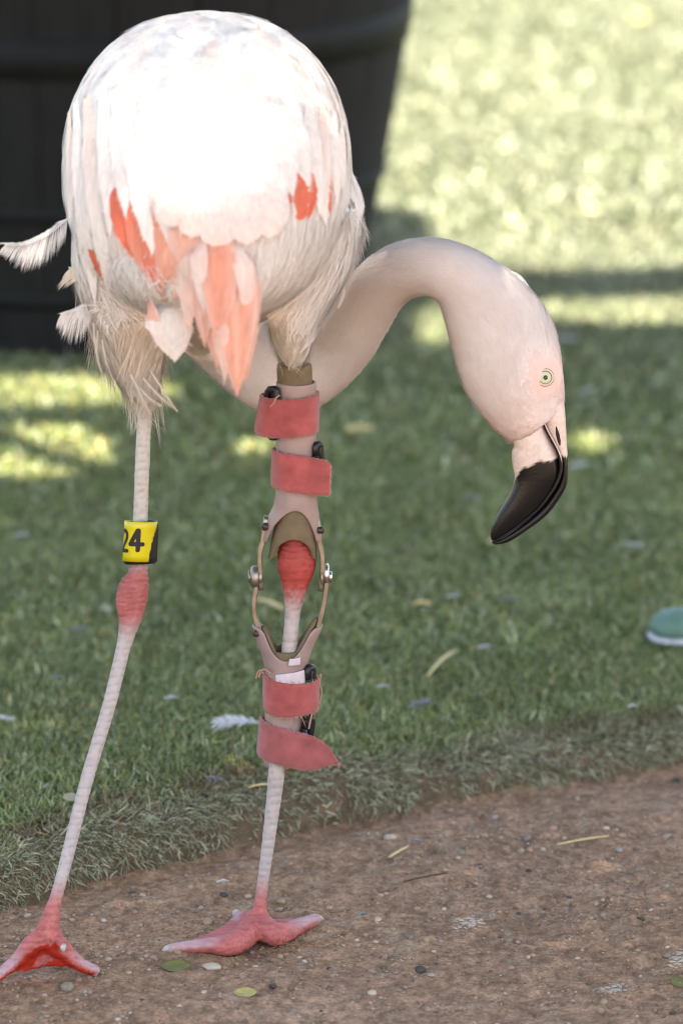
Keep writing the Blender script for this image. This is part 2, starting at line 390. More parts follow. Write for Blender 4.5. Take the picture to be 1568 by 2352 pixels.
ctr = np.stack([lx + SUN_TO.x / SUN_TO.z * zz, ly + SUN_TO.y / SUN_TO.z * zz, zz], 1)
nr = RNG.normal(0, .45, (n, 3)) + np.array(SUN_TO); nr /= np.linalg.norm(nr, axis=1)[:, None]
t1 = np.cross(nr, RNG.normal(0, 1, (n, 3))); t1 /= np.linalg.norm(t1, axis=1)[:, None]; t2 = np.cross(nr, t1)
L_ = RNG.uniform(.025, .045, (n, 1)); W_ = L_ * .5
V = np.stack([ctr - t1 * L_, ctr + t2 * W_, ctr + t1 * L_, ctr - t2 * W_], 1).reshape(-1, 3)
# fine leaflets added in the crown's gap: they only filter the sun over the bird's back
ml = 84000; mx_ = RNG.uniform(-.62, .02, ml); my_ = RNG.uniform(-.05, .66, ml); mz = RNG.uniform(2.6, 3.6, ml)
mk = np.zeros(ml, bool)
for cx, cy, rx, ry in LIT[-4:]: mk |= ((mx_ - cx) / rx) ** 2 + ((my_ - cy) / ry) ** 2 < 1.0
mx_, my_, mz = mx_[mk], my_[mk], mz[mk]; m_ = len(mx_)
c2 = np.stack([mx_ + SUN_TO.x / SUN_TO.z * mz, my_ + SUN_TO.y / SUN_TO.z * mz, mz], 1); a2 = RNG.normal(0, 1, (m_, 3)); a2 -= (a2 @ np.array(SUN_TO))[:, None] * np.array(SUN_TO); a2 /= np.linalg.norm(a2, axis=1)[:, None]
b3 = np.cross(a2, np.array(SUN_TO)); l2 = RNG.uniform(.0026, .0042, (m_, 1))
V = np.concatenate([V, np.stack([c2 - a2 * l2, c2 + b3 * l2 * .5, c2 + a2 * l2, c2 - b3 * l2 * .5], 1).reshape(-1, 3)]); n += m_
kk = (np.arange(n) * 4)[:, None]; T = np.concatenate([kk + [0, 1, 2], kk + [0, 2, 3]])
tree = empty('shade_tree', (2.3, -1.2, .0)); tag(tree, 'leafy tree outside the picture whose crown shades the bird and turf', 'tree')
cr = tri_mesh('crown', V, T, M['leaf'], kind='stuff'); keep(cr, tree)
parts = [tube([(2.3, -1.2, -.05), (2.25, -1.2, .8), (2.1, -1.2, 1.6), (1.8, -1.15, 2.3), (1.3, -1.0, 2.9)], [.17, .13, .115, .09, .05], 14)]
for tx, ty, tz in ((-.3, -1.75, 3.1), (-1.2, .5, 3.2), (1.1, .6, 3.2), (.3, -2.6, 3.1), (2.4, .4, 3.1), (-.6, -2.0, 3.2), (2.8, -2.4, 3.0), (-.4, 1.2, 3.3)):
    parts.append(tube([(1.9, -1.17, 2.1), (1.9 + (tx - 1.9) * .45, -1.17 + (ty + 1.17) * .4, 2.1 + (tz - 2.1) * .65), (tx, ty, tz)], [.07, .045, .012], 8))
V, F = join(parts); keep(mesh('trunk', V, F, M['bark']), tree)

# ------------------------------------------------------------------ barrel planter
BX, BY, BZ = -.355, 2.09 + .37, .03
def brad(z): u = (z - .03) / .465; return .37 + .087 * u - .012 * u * (u - 1) * 2
BH = .62
barrel = empty('barrel_planter', (BX, BY, BZ))
tag(barrel, 'large dark wooden half-barrel planter with metal hoops standing on the turf', 'barrel')
NS = 26
for i in range(NS):
    a0 = 2 * math.pi * i / NS; a1 = 2 * math.pi * (i + 1) / NS - .005; rings = []
    for z in np.linspace(0, BH, 9):
        ro = brad(z + BZ); ri = ro - .028
        pr = []
        for a in np.linspace(a0, a1, 4): pr.append(Vector((math.cos(a) * ro, math.sin(a) * ro, z)))
        for a in np.linspace(a1, a0, 4): pr.append(Vector((math.cos(a) * ri, math.sin(a) * ri, z)))
        rings.append(pr)
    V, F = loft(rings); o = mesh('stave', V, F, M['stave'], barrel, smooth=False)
def hoop(z0, z1):
    rings = []
    for k, (z, dr) in enumerate(((z0, .0005), (z0, .0025), ((z0 + z1) / 2, .003), (z1, .0025), (z1, .0005))):
        r = brad(z + BZ) + dr
        rings.append([Vector((math.cos(2 * math.pi * j / 72) * r, math.sin(2 * math.pi * j / 72) * r, z)) for j in range(72)])
    V, F = loft(rings, caps=False); mesh('hoop', V, F, M['hoop'], barrel)
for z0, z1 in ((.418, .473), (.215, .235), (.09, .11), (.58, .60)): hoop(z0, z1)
rings = [[Vector((math.cos(2 * math.pi * j / 40) * r, math.sin(2 * math.pi * j / 40) * r, BH - .06 + .015 * math.sin(j * 2.3) * (r > 0.02) + .03 * (1 - r / .45))) for j in range(40)] for r in (.44, .3, .15, .01)]
V, F = loft(rings, caps=False); mesh('soil', V, F, M['soil'], barrel)

# ------------------------------------------------------------------ flamingo: one continuous body grown from lofted shells
bird = empty('flamingo', G(592, 2165, 0))
tag(bird, 'pale pink flamingo seen from behind, neck looped right and head lowered', 'flamingo')
shells = []
def ring_px(cx, cy, rx, ry, Y, n=44, e=2.2, rot=0.0):
    out = []
    for j in range(n):
        a = 2 * math.pi * j / n; c, s = math.cos(a), math.sin(a)
        x = math.copysign(abs(c) ** (2 / e), c) * rx; y = math.copysign(abs(s) ** (2 / e), s) * ry
        out.append(P(cx + x, cy + y, Y))
    return out
TORSO = [(-.205, 505, 590, 40, 40), (-.195, 500, 560, 120, 110), (-.17, 490, 505, 205, 195), (-.13, 482, 450, 268, 270), (-.08, 477, 410, 307, 325), (-.02, 475, 388, 327, 356),
         (.04, 475, 388, 329, 357), (.10, 476, 410, 316, 340), (.16, 482, 470, 270, 290), (.21, 490, 545, 205, 225), (.245, 500, 610, 130, 140), (.265, 505, 640, 50, 55)]
rows = crom(TORSO, 40)
shells.append(loft([ring_px(r[1], r[2], max(r[3], 5), max(r[4], 5), r[0]) for r in rows]))
# neck and head: (upper/outer edge, lower/inner edge, half thickness, depth)
NECK = [(600, 600, 390, 690, 110, .13), (605, 680, 400, 770, 95, .17), (612, 730, 440, 822, 86, .20), (628, 765, 508, 884, 80, .22), (652, 783, 595, 943, 77, .23), (685, 782, 700, 944, 75, .23),
        (715, 762, 782, 896, 73, .22), (745, 725, 848, 825, 71, .20), (790, 655, 887, 760, 69, .175), (838, 601, 918, 707, 66, .15), (892, 566, 944, 685, 64, .13), (950, 550, 968, 679, 63, .115),
        (1010, 549, 990, 682, 64, .105), (1070, 565, 1008, 696, 66, .10), (1130, 596, 1018, 724, 70, .096), (1190, 638, 1029, 764, 74, .092), (1240, 692, 1040, 808, 77, .09), (1270, 745, 1051, 850, 78, .088),
        (1286, 803, 1067, 895, 77, .086), (1293, 860, 1096, 940, 72, .084), (1296, 905, 1132, 982, 64, .083), (1295, 925, 1156, 1003, 57, .082), (1288, 936, 1176, 1015, 48, .082), (1268, 945, 1196, 1003, 20, .082)]
nk = crom(NECK, 110)
def edge_ring(x0, y0, x1, y1, t, Y, n=36, e=2.0):
    A, B2 = P(x0, y0, Y), P(x1, y1, Y); c = (A + B2) / 2; a = (A - B2) / 2; s = SC(Y, (y0 + y1) / 2); out = []
    b = Vector((0, 1, 0)) * t * s
    for j in range(n):
        g = 2 * math.pi * j / n; cc, ss = math.cos(g), math.sin(g)
        out.append(c + a * math.copysign(abs(cc) ** (2 / e), cc) + b * math.copysign(abs(ss) ** (2 / e), ss))
    return out
shells.append(loft([edge_ring(*r[:6]) for r in nk]))
NECK_C = np.array([((P(r[0], r[1], r[5]) + P(r[2], r[3], r[5])) / 2)[:] for r in nk])
def limb(spec, n=None, seg=16, flat=1.0):          # (x, y, radius, depth)
    q = crom(spec, n or len(spec) * 5)
    return tube([P(a, b, d) for a, b, c, d in q], [max(c, .5) * SC(d, b) for a, b, c, d in q], seg, True, flat)
# thighs and flank
shells.append(limb([(300, 500, 128, .0), (285, 610, 118, .0), (290, 700, 98, .0), (305, 790, 80, .0), (322, 865, 52, -.005), (333, 915, 30, -.005), (335, 940, 17, -.005)], 40, 24))
shells.append(limb([(690, 480, 132, .02), (695, 570, 122, .02), (685, 650, 95, .015), (676, 715, 68, .01), (672, 770, 50, .01), (674, 810, 36, .01), (676, 838, 20, .01)], 40, 24))
shells.append(limb([(735, 380, 60, .04), (740, 460, 92, .04), (735, 540, 88, .04), (715, 620, 70, .03), (700, 680, 30, .02)], 30, 20))
shells.append(limb([(500, 560, 150, -.08), (505, 650, 100, -.09), (500, 720, 50, -.09), (500, 750, 15, -.09)], 26, 20))
# left leg
LEG_A = [(338, 905, 24, -.005), (333, 945, 17.5, -.005), (328, 1050, 17.5, -.004), (323, 1190, 17.5, -.002), (321, 1280, 18.5, 0), (319, 1300, 20.5, 0), (315, 1338, 28, 0), (309, 1360, 33, 0), (304, 1378, 34.5, 0),
         (300, 1416, 28, -.003), (292, 1455, 20.5, -.006), (280, 1503, 17, -.01), (250, 1624, 16.2, -.027), (201, 1788, 16, -.05), (159, 1952, 15.5, -.075), (133, 2050, 15, -.092), (120, 2095, 19, -.098), (112, 2135, 27, -.102), (106, 2160, 22, -.104)]
shells.append(limb(LEG_A, 110, 20))
shells.append(limb([(298, 1325, 12, -.006), (287, 1352, 17, -.009), (284, 1385, 18, -.009), (286, 1420, 14, -.008), (282, 1470, 6, -.008)], 22, 14))
LEG_B = [(676, 800, 22, .012), (678, 850, 18, .014), (680, 1150, 18, .02), (681, 1210, 26, .02), (681, 1250, 40, .02), (681, 1285, 45, .018), (680, 1310, 43, .017), (678, 1345, 31, .016), (674, 1385, 21.5, .015), (671, 1420, 18, .014), (666, 1480, 19, .012),
         (652, 1600, 19.5, .01), (636, 1765, 19.8, .006), (631, 1816, 18.5, .006), (614, 1952, 15, .003), (602, 2040, 13.8, .0), (597, 2085, 17, -.002), (592, 2125, 29, -.004), (590, 2150, 30, -.006), (590, 2168, 22, -.006)]
shells.append(limb(LEG_B, 130, 20))
# feet: toes and webs
def toe(pts, rad, n=14):
    q = crom([(*p, r) for p, r in zip(pts, rad)], 26)
    return tube([Vector(v[:3]) for v in q], [max(v[3], .0012) for v in q], n)
def web(A, B2, sag, th=.0046, n=18):               # slab between two toe lines
    pa = crom([tuple(p) for p in A], n); pb = crom([tuple(p) for p in B2], n); m = 12
    g = np.zeros((n, m + 1, 3))
    for i in range(n):
        for j in range(m + 1):
            f = j / m; g[i, j] = pa[i] * (1 - f) + pb[i] * f + np.array([0, 0, -sag * math.sin(math.pi * f) * (i / (n - 1)) ** 1.2])
            g[i, j] -= (g[i, j] - np.array(A[0])) * (.16 * math.sin(math.pi * f) * (i / (n - 1)))
    nn = np.cross(np.gradient(g, axis=0), np.gradient(g, axis=1)); nn /= np.linalg.norm(nn, axis=2)[:, :, None] + 1e-9
    nn[0] = nn[2]; nn[1] = nn[2]
    V = [Vector(q) for q in (g + nn * th / 2).reshape(-1, 3)] + [Vector(q) for q in (g - nn * th / 2).reshape(-1, 3)]; F = []
    k = n * (m + 1); ix = lambda i, j, s=0: i * (m + 1) + j + s * k
    for i in range(n - 1):
        for j in range(m):
            F.append((ix(i, j), ix(i, j + 1), ix(i + 1, j + 1), ix(i + 1, j))); F.append((ix(i, j, 1), ix(i + 1, j, 1), ix(i + 1, j + 1, 1), ix(i, j + 1, 1)))
    for i in range(n - 1):
        F.append((ix(i, 0), ix(i + 1, 0), ix(i + 1, 0, 1), ix(i, 0, 1))); F.append((ix(i, m), ix(i, m, 1), ix(i + 1, m, 1), ix(i + 1, m)))
    for j in range(m):
        F.append((ix(0, j), ix(0, j, 1), ix(0, j + 1, 1), ix(0, j + 1))); F.append((ix(n - 1, j), ix(n - 1, j + 1), ix(n - 1, j + 1, 1), ix(n - 1, j, 1)))
    return V, F
# right foot, flat on the dirt
hb = Vector(P(592, 2140, -.004)); hb.z = .013
tl = G(386, 2180, .006); tr = G(728, 2110, .007); tm = G(545, 2103, .006)
TL = [hb, G(540, 2166, .013), G(470, 2172, .0095), tl]; TR = [hb, G(634, 2146, .014), G(684, 2128, .011), tr]
TM = [hb, hb.lerp(tm, .35) + Vector((0, 0, .002)), hb.lerp(tm, .7), tm]
shells += [toe(TL, [.012, .0105, .0068, .0048]), toe(TR, [.012, .0105, .0072, .0055]), toe(TM, [.012, .008, .006, .0045])]
shells += [web(TL, TM, .003), web(TM, TR, .003)]
hal = [P(590, 2118, -.012), P(588, 2136, -.020), P(588, 2146, -.024)]
shells.append(toe([tuple(p) for p in hal], [.005, .0042, .003], 10))
# left foot, heel raised, web arched
ha = Vector(P(110, 2150, -.103))
tl2 = G(-34, 2262, .006); tr2 = G(226, 2232, .006); tm2 = G(48, 2232, .006)
UL = [ha, P(72, 2172, -.107), P(30, 2215, -.112), tl2]; UR = [ha, P(150, 2186, -.106), P(186, 2216, -.106), tr2]
UM = [ha, ha.lerp(tm2, .35) + Vector((0, 0, .006)), ha.lerp(tm2, .7) + Vector((0, 0, .004)), tm2]
shells += [toe(UL, [.0115, .0085, .0060, .0048]), toe(UR, [.0115, .0080, .0062, .0052]), toe(UM, [.011, .0075, .0058, .0045])]
shells += [web(UL, UM, .0), web(UM, UR, .0)]
shells.append(toe([tuple(P(136, 2158, -.112)), tuple(P(142, 2168, -.120)), tuple(P(145, 2180, -.123))], [.0052, .0045, .003], 10))
V, F = join(shells)
tmp = mesh('tmp', V, F)
rm = tmp.modifiers.new('r', 'REMESH'); rm.mode = 'VOXEL'; rm.voxel_size = .0019; rm.adaptivity = 0
smo = tmp.modifiers.new('s', 'SMOOTH'); smo.factor = .5; smo.iterations = 4
dg = bpy.context.evaluated_depsgraph_get(); dg.update()
bme = bpy.data.meshes.new_from_object(tmp.evaluated_get(dg)); bpy.data.objects.remove(tmp)
bme.name = 'body'; nv = len(bme.vertices)
co = np.empty(nv * 3, np.float32); bme.vertices.foreach_get('co', co); co = co.reshape(-1, 3).astype(float)
no = np.empty(nv * 3, np.float32); bme.vertices.foreach_get('normal', no); no = no.reshape(-1, 3).astype(float)
# colouring by place on the body
def seg_d(pts, co):                  # distance to a polyline and position along it (0..1)
    A = np.array(pts); best = np.full(len(co), 9.0); par = np.zeros(len(co))
    for i in range(len(A) - 1):
        ab = A[i + 1] - A[i]; t = np.clip(((co - A[i]) @ ab) / (ab @ ab + 1e-12), 0, 1)
        d = np.linalg.norm(co - A[i] - t[:, None] * ab, axis=1); m = d < best
        best[m] = d[m]; par[m] = (i + t[m]) / (len(A) - 1)
    return best, par
sx, sy = proj(co)
n1 = vnoise(sx, sy, .02, 51)[:, None]; n2 = vnoise(sx + co[:, 1] * 2600, sy, .06, 52)[:, None]; n3 = vnoise(sx + co[:, 1] * 2600, sy, .2, 53)[:, None]
white = np.array([.68, .645, .62]); cream = np.array([.68, .61, .54]); blush = np.array([.70, .57, .52])
colr = white + (blush - white) * (.35 * sstep(.45, .8, n1)) 
dn, pn = seg_d(NECK_C[::3], co)
isneck = (pn > .06) & (dn < .058) & (co[:, 1] > .055) & (co[:, 2] < .72)
nc = np.array([.72, .635, .605]) + (np.array([.75, .70, .685]) - np.array([.72, .635, .605])) * n2
isneckw = isneck[:, None] * sstep(.05, .16, pn)[:, None]
colr = colr * (1 - isneckw) + nc * isneckw
# rosier chin and face
face = (sstep(.74, .93, pn) * isneck)[:, None]; colr = colr * (1 - .55 * face) + np.array([.66, .46, .385]) * (.90 + .20 * n3) * .55 * face
eye_c = P(1251, 867, .084); de = np.hypot(sx - 1254, (sy - 862) * .8)
ring = (sstep(62, 24, de) * isneck)[:, None]; colr = colr * (1 - .6 * ring) + np.array([.66, .40, .34]) * .6 * ring
lore = (sstep(905, 960, sy) * sstep(1225, 1250, sx) * isneck)[:, None]; colr = colr * (1 - .7 * lore) + np.array([.62, .52, .49]) * .7 * lore
# legs
def leg_paint(spec, co, colr, hock, footy, sgn):
    pts = [P(a, b, d)[:] for a, b, c, d in crom(spec, 60)]; d, p = seg_d(pts, co)
    y = sy
    is_leg = (d < .021) & (y > (925 if sgn < 0 else 832)) & ((y < footy) | (d < .014)) & ~((co[:, 1] > .1))
    shin = np.array([.42, .365, .355]) * (.95 + .10 * n3) * (.95 + .1 * n2)
    up = np.array([.46, .425, .385])
    rings = .5 + .5 * np.sin(y * .62 + 3 * n2[:, 0])
    hk = np.exp(-((y - hock[0]) / hock[1]) ** 4)[:, None]
    red = (np.array(hock[2]) * (.82 + .30 * rings[:, None] * n2 + .22 * (n3 - .4)))
    ft = sstep(footy - 70, footy + 25, y)[:, None]
    footc = np.array([.42, .125, .115]) * (.80 + .40 * n3)
    c = np.where((y < hock[0])[:, None], up * (.92 + .16 * n3), shin)
    hk = np.clip(hk * (1.1 - .9 * sstep(.55, .8, n3) * (1 - hk)), 0, 1)
    c = c * (1 - hk) + red * hk; c = c * (1 - ft) + footc * ft
    colr[is_leg] = c[is_leg]
leg_paint(LEG_A, co, colr, (1368, 80, (.38, .115, .11)), 2070, -1)
leg_paint(LEG_B, co, colr, (1290, 98, (.39, .062, .052)), 2060, 1)
isfoot = (co[:, 2] < .052) & (sy > 2085)
fc = np.array([.42, .115, .105]) * (.78 + .45 * n3) * (.9 + .2 * n2)
toed = np.full(nv, 9.0); along = np.zeros(nv)
for ch in (TL, TR, UL, UR, TM, UM):
    d, p = seg_d([tuple(v) for v in ch], co); m = d < toed; toed[m] = d[m]; along[m] = p[m]
mauve = (sstep(.007, .004, np.abs(toed - .006)) * sstep(.25, .8, along) * sstep(-.1, .35, no[:, 2]))[:, None] * .75
fc = fc * (1 - mauve) + np.array([.42, .31, .345]) * (.9 + .2 * n3) * mauve
sole = ((no[:, 2] < -.15) & (sx < 300))[:, None]; fc = np.where(sole, np.array([.42, .026, .014]), fc)
tips = sstep(.9, .99, along)[:, None]; fc = fc * (1 - tips) + np.array([.40, .27, .26]) * tips
colr[isfoot] = fc[isfoot]
setcol(bme, np.clip(colr, 0, 1)); bme.materials.clear(); bme.materials.append(M['skin'])
bme.polygons.foreach_set('use_smooth', [True] * len(bme.polygons))
# leg scutes and joint wrinkles as real relief
k = ((sy > 945) & (co[:, 0] < -.1) & (sx < 380) & (co[:, 1] < .05)) | ((sy > 1220) & (sx > 560) & (sx < 730) & (co[:, 1] < .05))
seam = np.abs(((sy + 1.6 * np.sin(sx * .12) + 2.5 * np.sin(sy * .05)) / 17.0) % 1 - .5)
dz = -.0011 * sstep(.10, .0, seam) * k; colr *= 1 - (.17 * sstep(.14, .02, seam) * k)[:, None]
hkm = np.exp(-((sy - 1325) / 55) ** 4) * (sx < 380) + np.exp(-((sy - 1255) / 40) ** 4) * (sx > 600) * (sx < 740) * (co[:, 1] < .06)
wr = np.sin(sy * .52 + 1.2 * np.sin(sx * .1) + 1.5 * n1[:, 0]); dz += hkm * k * .0006 * wr; colr *= 1 - (.16 * hkm * k * sstep(-.2, -.9, wr))[:, None]
dz += isfoot * .0009 * (n3[:, 0] - .5)
bme.color_attributes['Col'].data.foreach_set('color', np.concatenate([np.clip(colr, 0, 1), np.ones((nv, 1))], 1).astype(np.float32).ravel())
co = co + no * dz[:, None]
bme.vertices.foreach_set('co', co.astype(np.float32).ravel()); bme.update()
body = link(bpy.data.objects.new('body', bme)); keep(body, bird)
me2 = bme; me2.calc_loop_triangles()
bvh = BVHTree.FromPolygons([tuple(v) for v in co], [tuple(p.vertices) for p in bme.polygons])

# ------------------------------------------------------------------ plumage: short strands all over neck, head and thighs
ntri = len(me2.loop_triangles); lt = np.empty(ntri * 3, np.int32); me2.loop_triangles.foreach_get('vertices', lt); lt = lt.reshape(-1, 3)
ar = .5 * np.linalg.norm(np.cross(co[lt[:, 1]] - co[lt[:, 0]], co[lt[:, 2]] - co[lt[:, 0]]), axis=1)
def strands(name, n, mask, flow, length, width, lift, colf, parent, jit=.35, cjit=.05, matl='fuzz', nb=0.0, lenmask=False):
    wgt = ar * (mask[lt].mean(1) > .04 if lenmask else mask[lt].mean(1)); wgt /= wgt.sum()
    t = RNG.choice(ntri, n, p=wgt); r1 = np.sqrt(RNG.random(n))[:, None]; r2 = RNG.random(n)[:, None]
    p = co[lt[t, 0]] * (1 - r1) + co[lt[t, 1]] * r1 * (1 - r2) + co[lt[t, 2]] * r1 * r2
    nn = no[lt[t, 0]]; c = colf(lt[t, 0], p)
    f = flow(p, lt[t, 0]) + RNG.normal(0, jit, (n, 3)); f -= nn * (f * nn).sum(1)[:, None]; f /= np.linalg.norm(f, axis=1)[:, None] + 1e-9
    sd_ = np.cross(nn, f)
    L = length * RNG.uniform(.6, 1.3, n)[:, None] * ((.2 + .8 * mask[lt[t, 0]])[:, None] if lenmask else 1); W = width * RNG.uniform(.7, 1.3, n)[:, None]
    lf = lift * RNG.uniform(.4, 1.6, n)[:, None]
    m = p + f * L * .5 + nn * L * lf * .7; tip = p + f * L + nn * L * lf + np.array([0, 0, -.12]) * L * lf
    V = np.stack([p - sd_ * W * .5 - nn * .0004, p + sd_ * W * .5 - nn * .0004, m + sd_ * W * .4, m - sd_ * W * .4, tip], 1).reshape(-1, 3)
    k = (np.arange(n) * 5)[:, None]; T = np.concatenate([k + [0, 2, 1], k + [0, 3, 2], k + [3, 4, 2]])
    cc = np.repeat(np.clip(c * RNG.uniform(1 - cjit, 1 + cjit, (n, 1)), 0, 1), 5, axis=0)
    o = tri_mesh(name, V, T, M[matl], col=cc, smooth=True, kind='stuff'); keep(o, parent)
    if nb is not None: o.data.normals_split_custom_set_from_vertices(np.repeat((lambda q: q / np.linalg.norm(q, axis=1)[:, None])(nn * (1 - nb) + np.array([0, -.6, .8]) * nb), 5, axis=0).tolist()); return o
ntan = np.gradient(NECK_C, axis=0)
def neck_flow(p, i):
    j = np.clip((pn[i] * (len(NECK_C) - 1)).astype(int), 0, len(NECK_C) - 1); return -ntan[j] / np.linalg.norm(ntan[j], axis=1)[:, None]
neckmask = (isneck & (pn > .08)).astype(float) * sstep(30, 75, de) * (1 - sstep(870, 960, sy) * sstep(1150, 1250, sx)) * sstep(1, .97, pn)
strands('neck_plumage', 60000, neckmask, neck_flow, .0080, .0008, .11, lambda i, p: colr[i] * .99, bird, jit=.22, lenmask=True)
bodymask = ((co[:, 2] > .33) & ~isneck & (sy < 930)).astype(float) * np.where((sx > 640) & (sy > 700), sstep(842, 826, sy), 1.0)
bodymask *= ~((sy > 915) & (sx < 400))
def body_flow(p, i): return np.tile(np.array([0, -.55, -.83]), (len(p), 1))
low = bodymask * sstep(560, 690, sy) * (no[:, 2] < .5)
thighc = lambda i, p: np.array([.60, .54, .465]) * np.ones((len(i), 1))
strands('thigh_plumage', 16000, low, body_flow, .018, .0008, .07, thighc, bird, jit=.14)
strands('thigh_plumage', 1500, low * (sx < 420), body_flow, .040, .0010, .09, thighc, bird, jit=.10)

# ------------------------------------------------------------------ feathers that lie on the body
COL = dict(white=(.75, .73, .72), cream=(.70, .65, .58), blush=(.75, .63, .585), coral=(.66, .165, .105), salmon=(.70, .335, .25), pale=(.72, .50, .43))
def surf(p):
    h = bvh.find_nearest(p); return h[0], h[1]
def feather(spine, nrm, wd, prof, col0, col1, parent, camber=.22, name='feather', rag=.12, seed=0, shaft=None, pedge=0.0):
    rr = random.Random(seed); n = len(spine); V, Fc, cl = [], [], []; U = (-1, -.66, -.33, 0, .33, .66, 1)
    nr = [rr.uniform(-1, 1) for _ in range(40)]
    for i in range(n):
        v = i / (n - 1); t = (spine[min(i + 1, n - 1)] - spine[max(i - 1, 0)]).normalized(); nn = nrm[i] - t * nrm[i].dot(t); nn.normalize(); s = t.cross(nn)
        if prof == 'round': ww = (min(1, .35 + v * 1.9)) * math.sqrt(max(0, 1 - max(0, (v - .4) / .6) ** 2.6))
        else: ww = float(.4 + .6 * sstep(0, .45, v)) * max(0, 1 - v ** 3.2) ** .72
        for u in U:
            w_ = ww * wd * .5 * (1 + (rag * nr[(i * 2 + (u > 0)) % 40] if abs(u) > .9 and v > .25 else 0))
            pull = -.05 * abs(u) * (1 if v < .98 else 0) * (spine[-1] - spine[0]).length * (.3 if prof == 'round' else 1)
            V.append(spine[i] + s * (u * w_) + t * pull - nn * (camber * wd * .5 * u * u * ww))
            c = np.array(col0) * (1 - v) + np.array(col1) * v
            if pedge: c = c * (1 - pedge * u * u) + np.array((.74, .60, .55)) * pedge * u * u
            if shaft is not None and abs(u) < .1: c = np.array(shaft)
            cl.append(c * (1 + .03 * nr[(i * 3 + int(u * 3)) % 40]))
    nrmv = [nrm[i] for i in range(n) for _ in U]
    m = len(U); Ln = (spine[-1] - spine[0]).length
    for i in range(n // 2, n - 1):                       # free barbs along the outer half and the tip
        for j in (0, m - 1):
            for rep in range(3):
                a = V[i * m + j].lerp(V[(i + 1) * m + j], rr.random()); t = (spine[i + 1] - spine[i]).normalized(); sd = (V[i * m + j] - spine[i])
                sd = sd.normalized() if sd.length > 1e-6 else Vector(); l = min(.012, Ln * .10) * rr.uniform(.4, 1.2); e = t * .85 + sd * rr.uniform(.05, .5)
                b = len(V); V += [a - t * .0007 - sd * .0006, a + t * .0009 - sd * .0006, a + e * l + nrm[i] * l * rr.uniform(-.05, .12)]; c = cl[(i + 1) * m + j]; cl += [c, c, c]; nrmv += [nrm[i]] * 3
                Fc.append((b, b + 1, b + 2) if (V[b + 1] - V[b]).cross(V[b + 2] - V[b]).dot(nrm[i]) > 0 else (b, b + 2, b + 1))
    for i in range(n - 1):
        for j in range(m - 1): Fc.append((i * m + j, i * m + j + 1, (i + 1) * m + j + 1, (i + 1) * m + j))
    o = mesh(name, V, Fc, M['feather'], col=np.clip(np.array(cl), 0, 1)); o.parent = parent
    o.data.normals_split_custom_set_from_vertices([tuple((Vector(q) * .8 + o.data.vertices[k_].normal * .2).normalized()) for k_, q in enumerate(nrmv)])
    if parent is bird: o.matrix_parent_inverse = Matrix.Translation(bird.location).inverted()
    return o
def lay(base, flow, length, lift0, lift1, n=10):       # walk along the surface
    p, nn = surf(base); sp, nr = [], []
    for i in range(n):
        v = i / (n - 1)
        sp.append(p + nn * (lift0 + (lift1 - lift0) * v ** 1.3)); nr.append(nn.copy())
        f = flow(p); f = (f - nn * f.dot(nn)).normalized(); p, n2_ = surf(p + f * (length / (n - 1))); nn = (nn * .35 + n2_ * .65).normalized()
    return sp, nr
def fl(p):
    return Vector(((p.x + .118) * .25, -.55, -.83))
cnt = 0
wing = mesh('wing', *tube([P(250, 250, -.02), P(230, 330, -.05), P(235, 420, -.06)], [.01, .012, .01], 8), M['feather'], col=np.tile(COL['white'], (26, 1)))
keep(wing, bird)
wing2 = mesh('wing', *tube([P(715, 250, -.02), P(725, 330, -.04), P(715, 420, -.05)], [.01, .012, .01], 8), M['feather'], col=np.tile(COL['white'], (26, 1)))
keep(wing2, bird)
# scattered contour feathers over back, sides and rump
cand = np.where((bodymask > 0) & (co[:, 2] > .44) & (no[:, 2] > -.72) & (co[:, 1] < .22) & ~isneck & (sy < 600))[0]
RNG.shuffle(cand); pts = []
for i in cand:
    p = co[i]
    if all((p - q) @ (p - q) > .0225 ** 2 for q in pts):
        pts.append(p)
        if len(pts) >= 265: break
pts.sort(key=lambda p: p[2])
for q in pts:
    (ux,), (uy,) = proj(np.array([q])); side = abs(ux - 475) / 330
    long_ = side > .52
    L = random.uniform(.085, .125) if long_ else random.uniform(.065, .095); W = random.uniform(.016, .023) if long_ else random.uniform(.026, .036)
    if uy > 480 and not long_: L *= .6
    if uy > 430 and 360 < ux < 600: continue
    sp, nr = lay(Vector(q), fl, L, .0005, random.uniform(.0010, .0022), 15)
    r = random.random(); c = COL['white'] if r < .68 else COL['blush'] if r < .9 else COL['cream']
    c0 = np.array(c) * random.uniform(.97, 1.02)
    if uy < 160 and r > .6: c0 = np.array(COL['blush'])
    feather(sp, nr, W, 'point' if long_ else 'round', c0, np.array(COL['white']) * .99, bird if not long_ else (wing if ux < 475 else wing2), seed=cnt, camber=.10); cnt += 1
# hand-placed feathers: coral flight feathers showing below, white coverts over them
def hero(x0, y0, x1, y1, Y0, wpx, prof, c0, c1, lift0=.001, lift1=.003, parent=None, camber=.2, shaft=None, bulge=0.0, rag=.1):
    global cnt; cnt += 1
    a = surf(cam_hit(x0, y0, Y0))[0]; sp, nr = [], []; n = 15
    for i in range(n):
        v = i / (n - 1); p = cam_hit(x0 + (x1 - x0) * v, y0 + (y1 - y0) * v, Y0); q, nn = surf(p)
        toc = (CAM - q).normalized(); nn = (nn * .6 + toc * .4).normalized()
        sp.append(q + nn * (lift0 + (lift1 - lift0) * v)); nr.append(nn)
    return feather(sp, nr, wpx * SC(-.1, 500), prof, COL[c0] if isinstance(c0, str) else c0, COL[c1] if isinstance(c1, str) else c1, parent or bird, camber=camber, seed=cnt, shaft=shaft, rag=rag)
def cam_hit(x, y, Yd):
    d = ray(x, y).normalized(); h = bvh.ray_cast(CAM, d)
    return h[0] if h[0] is not None else P(x, y, Yd)
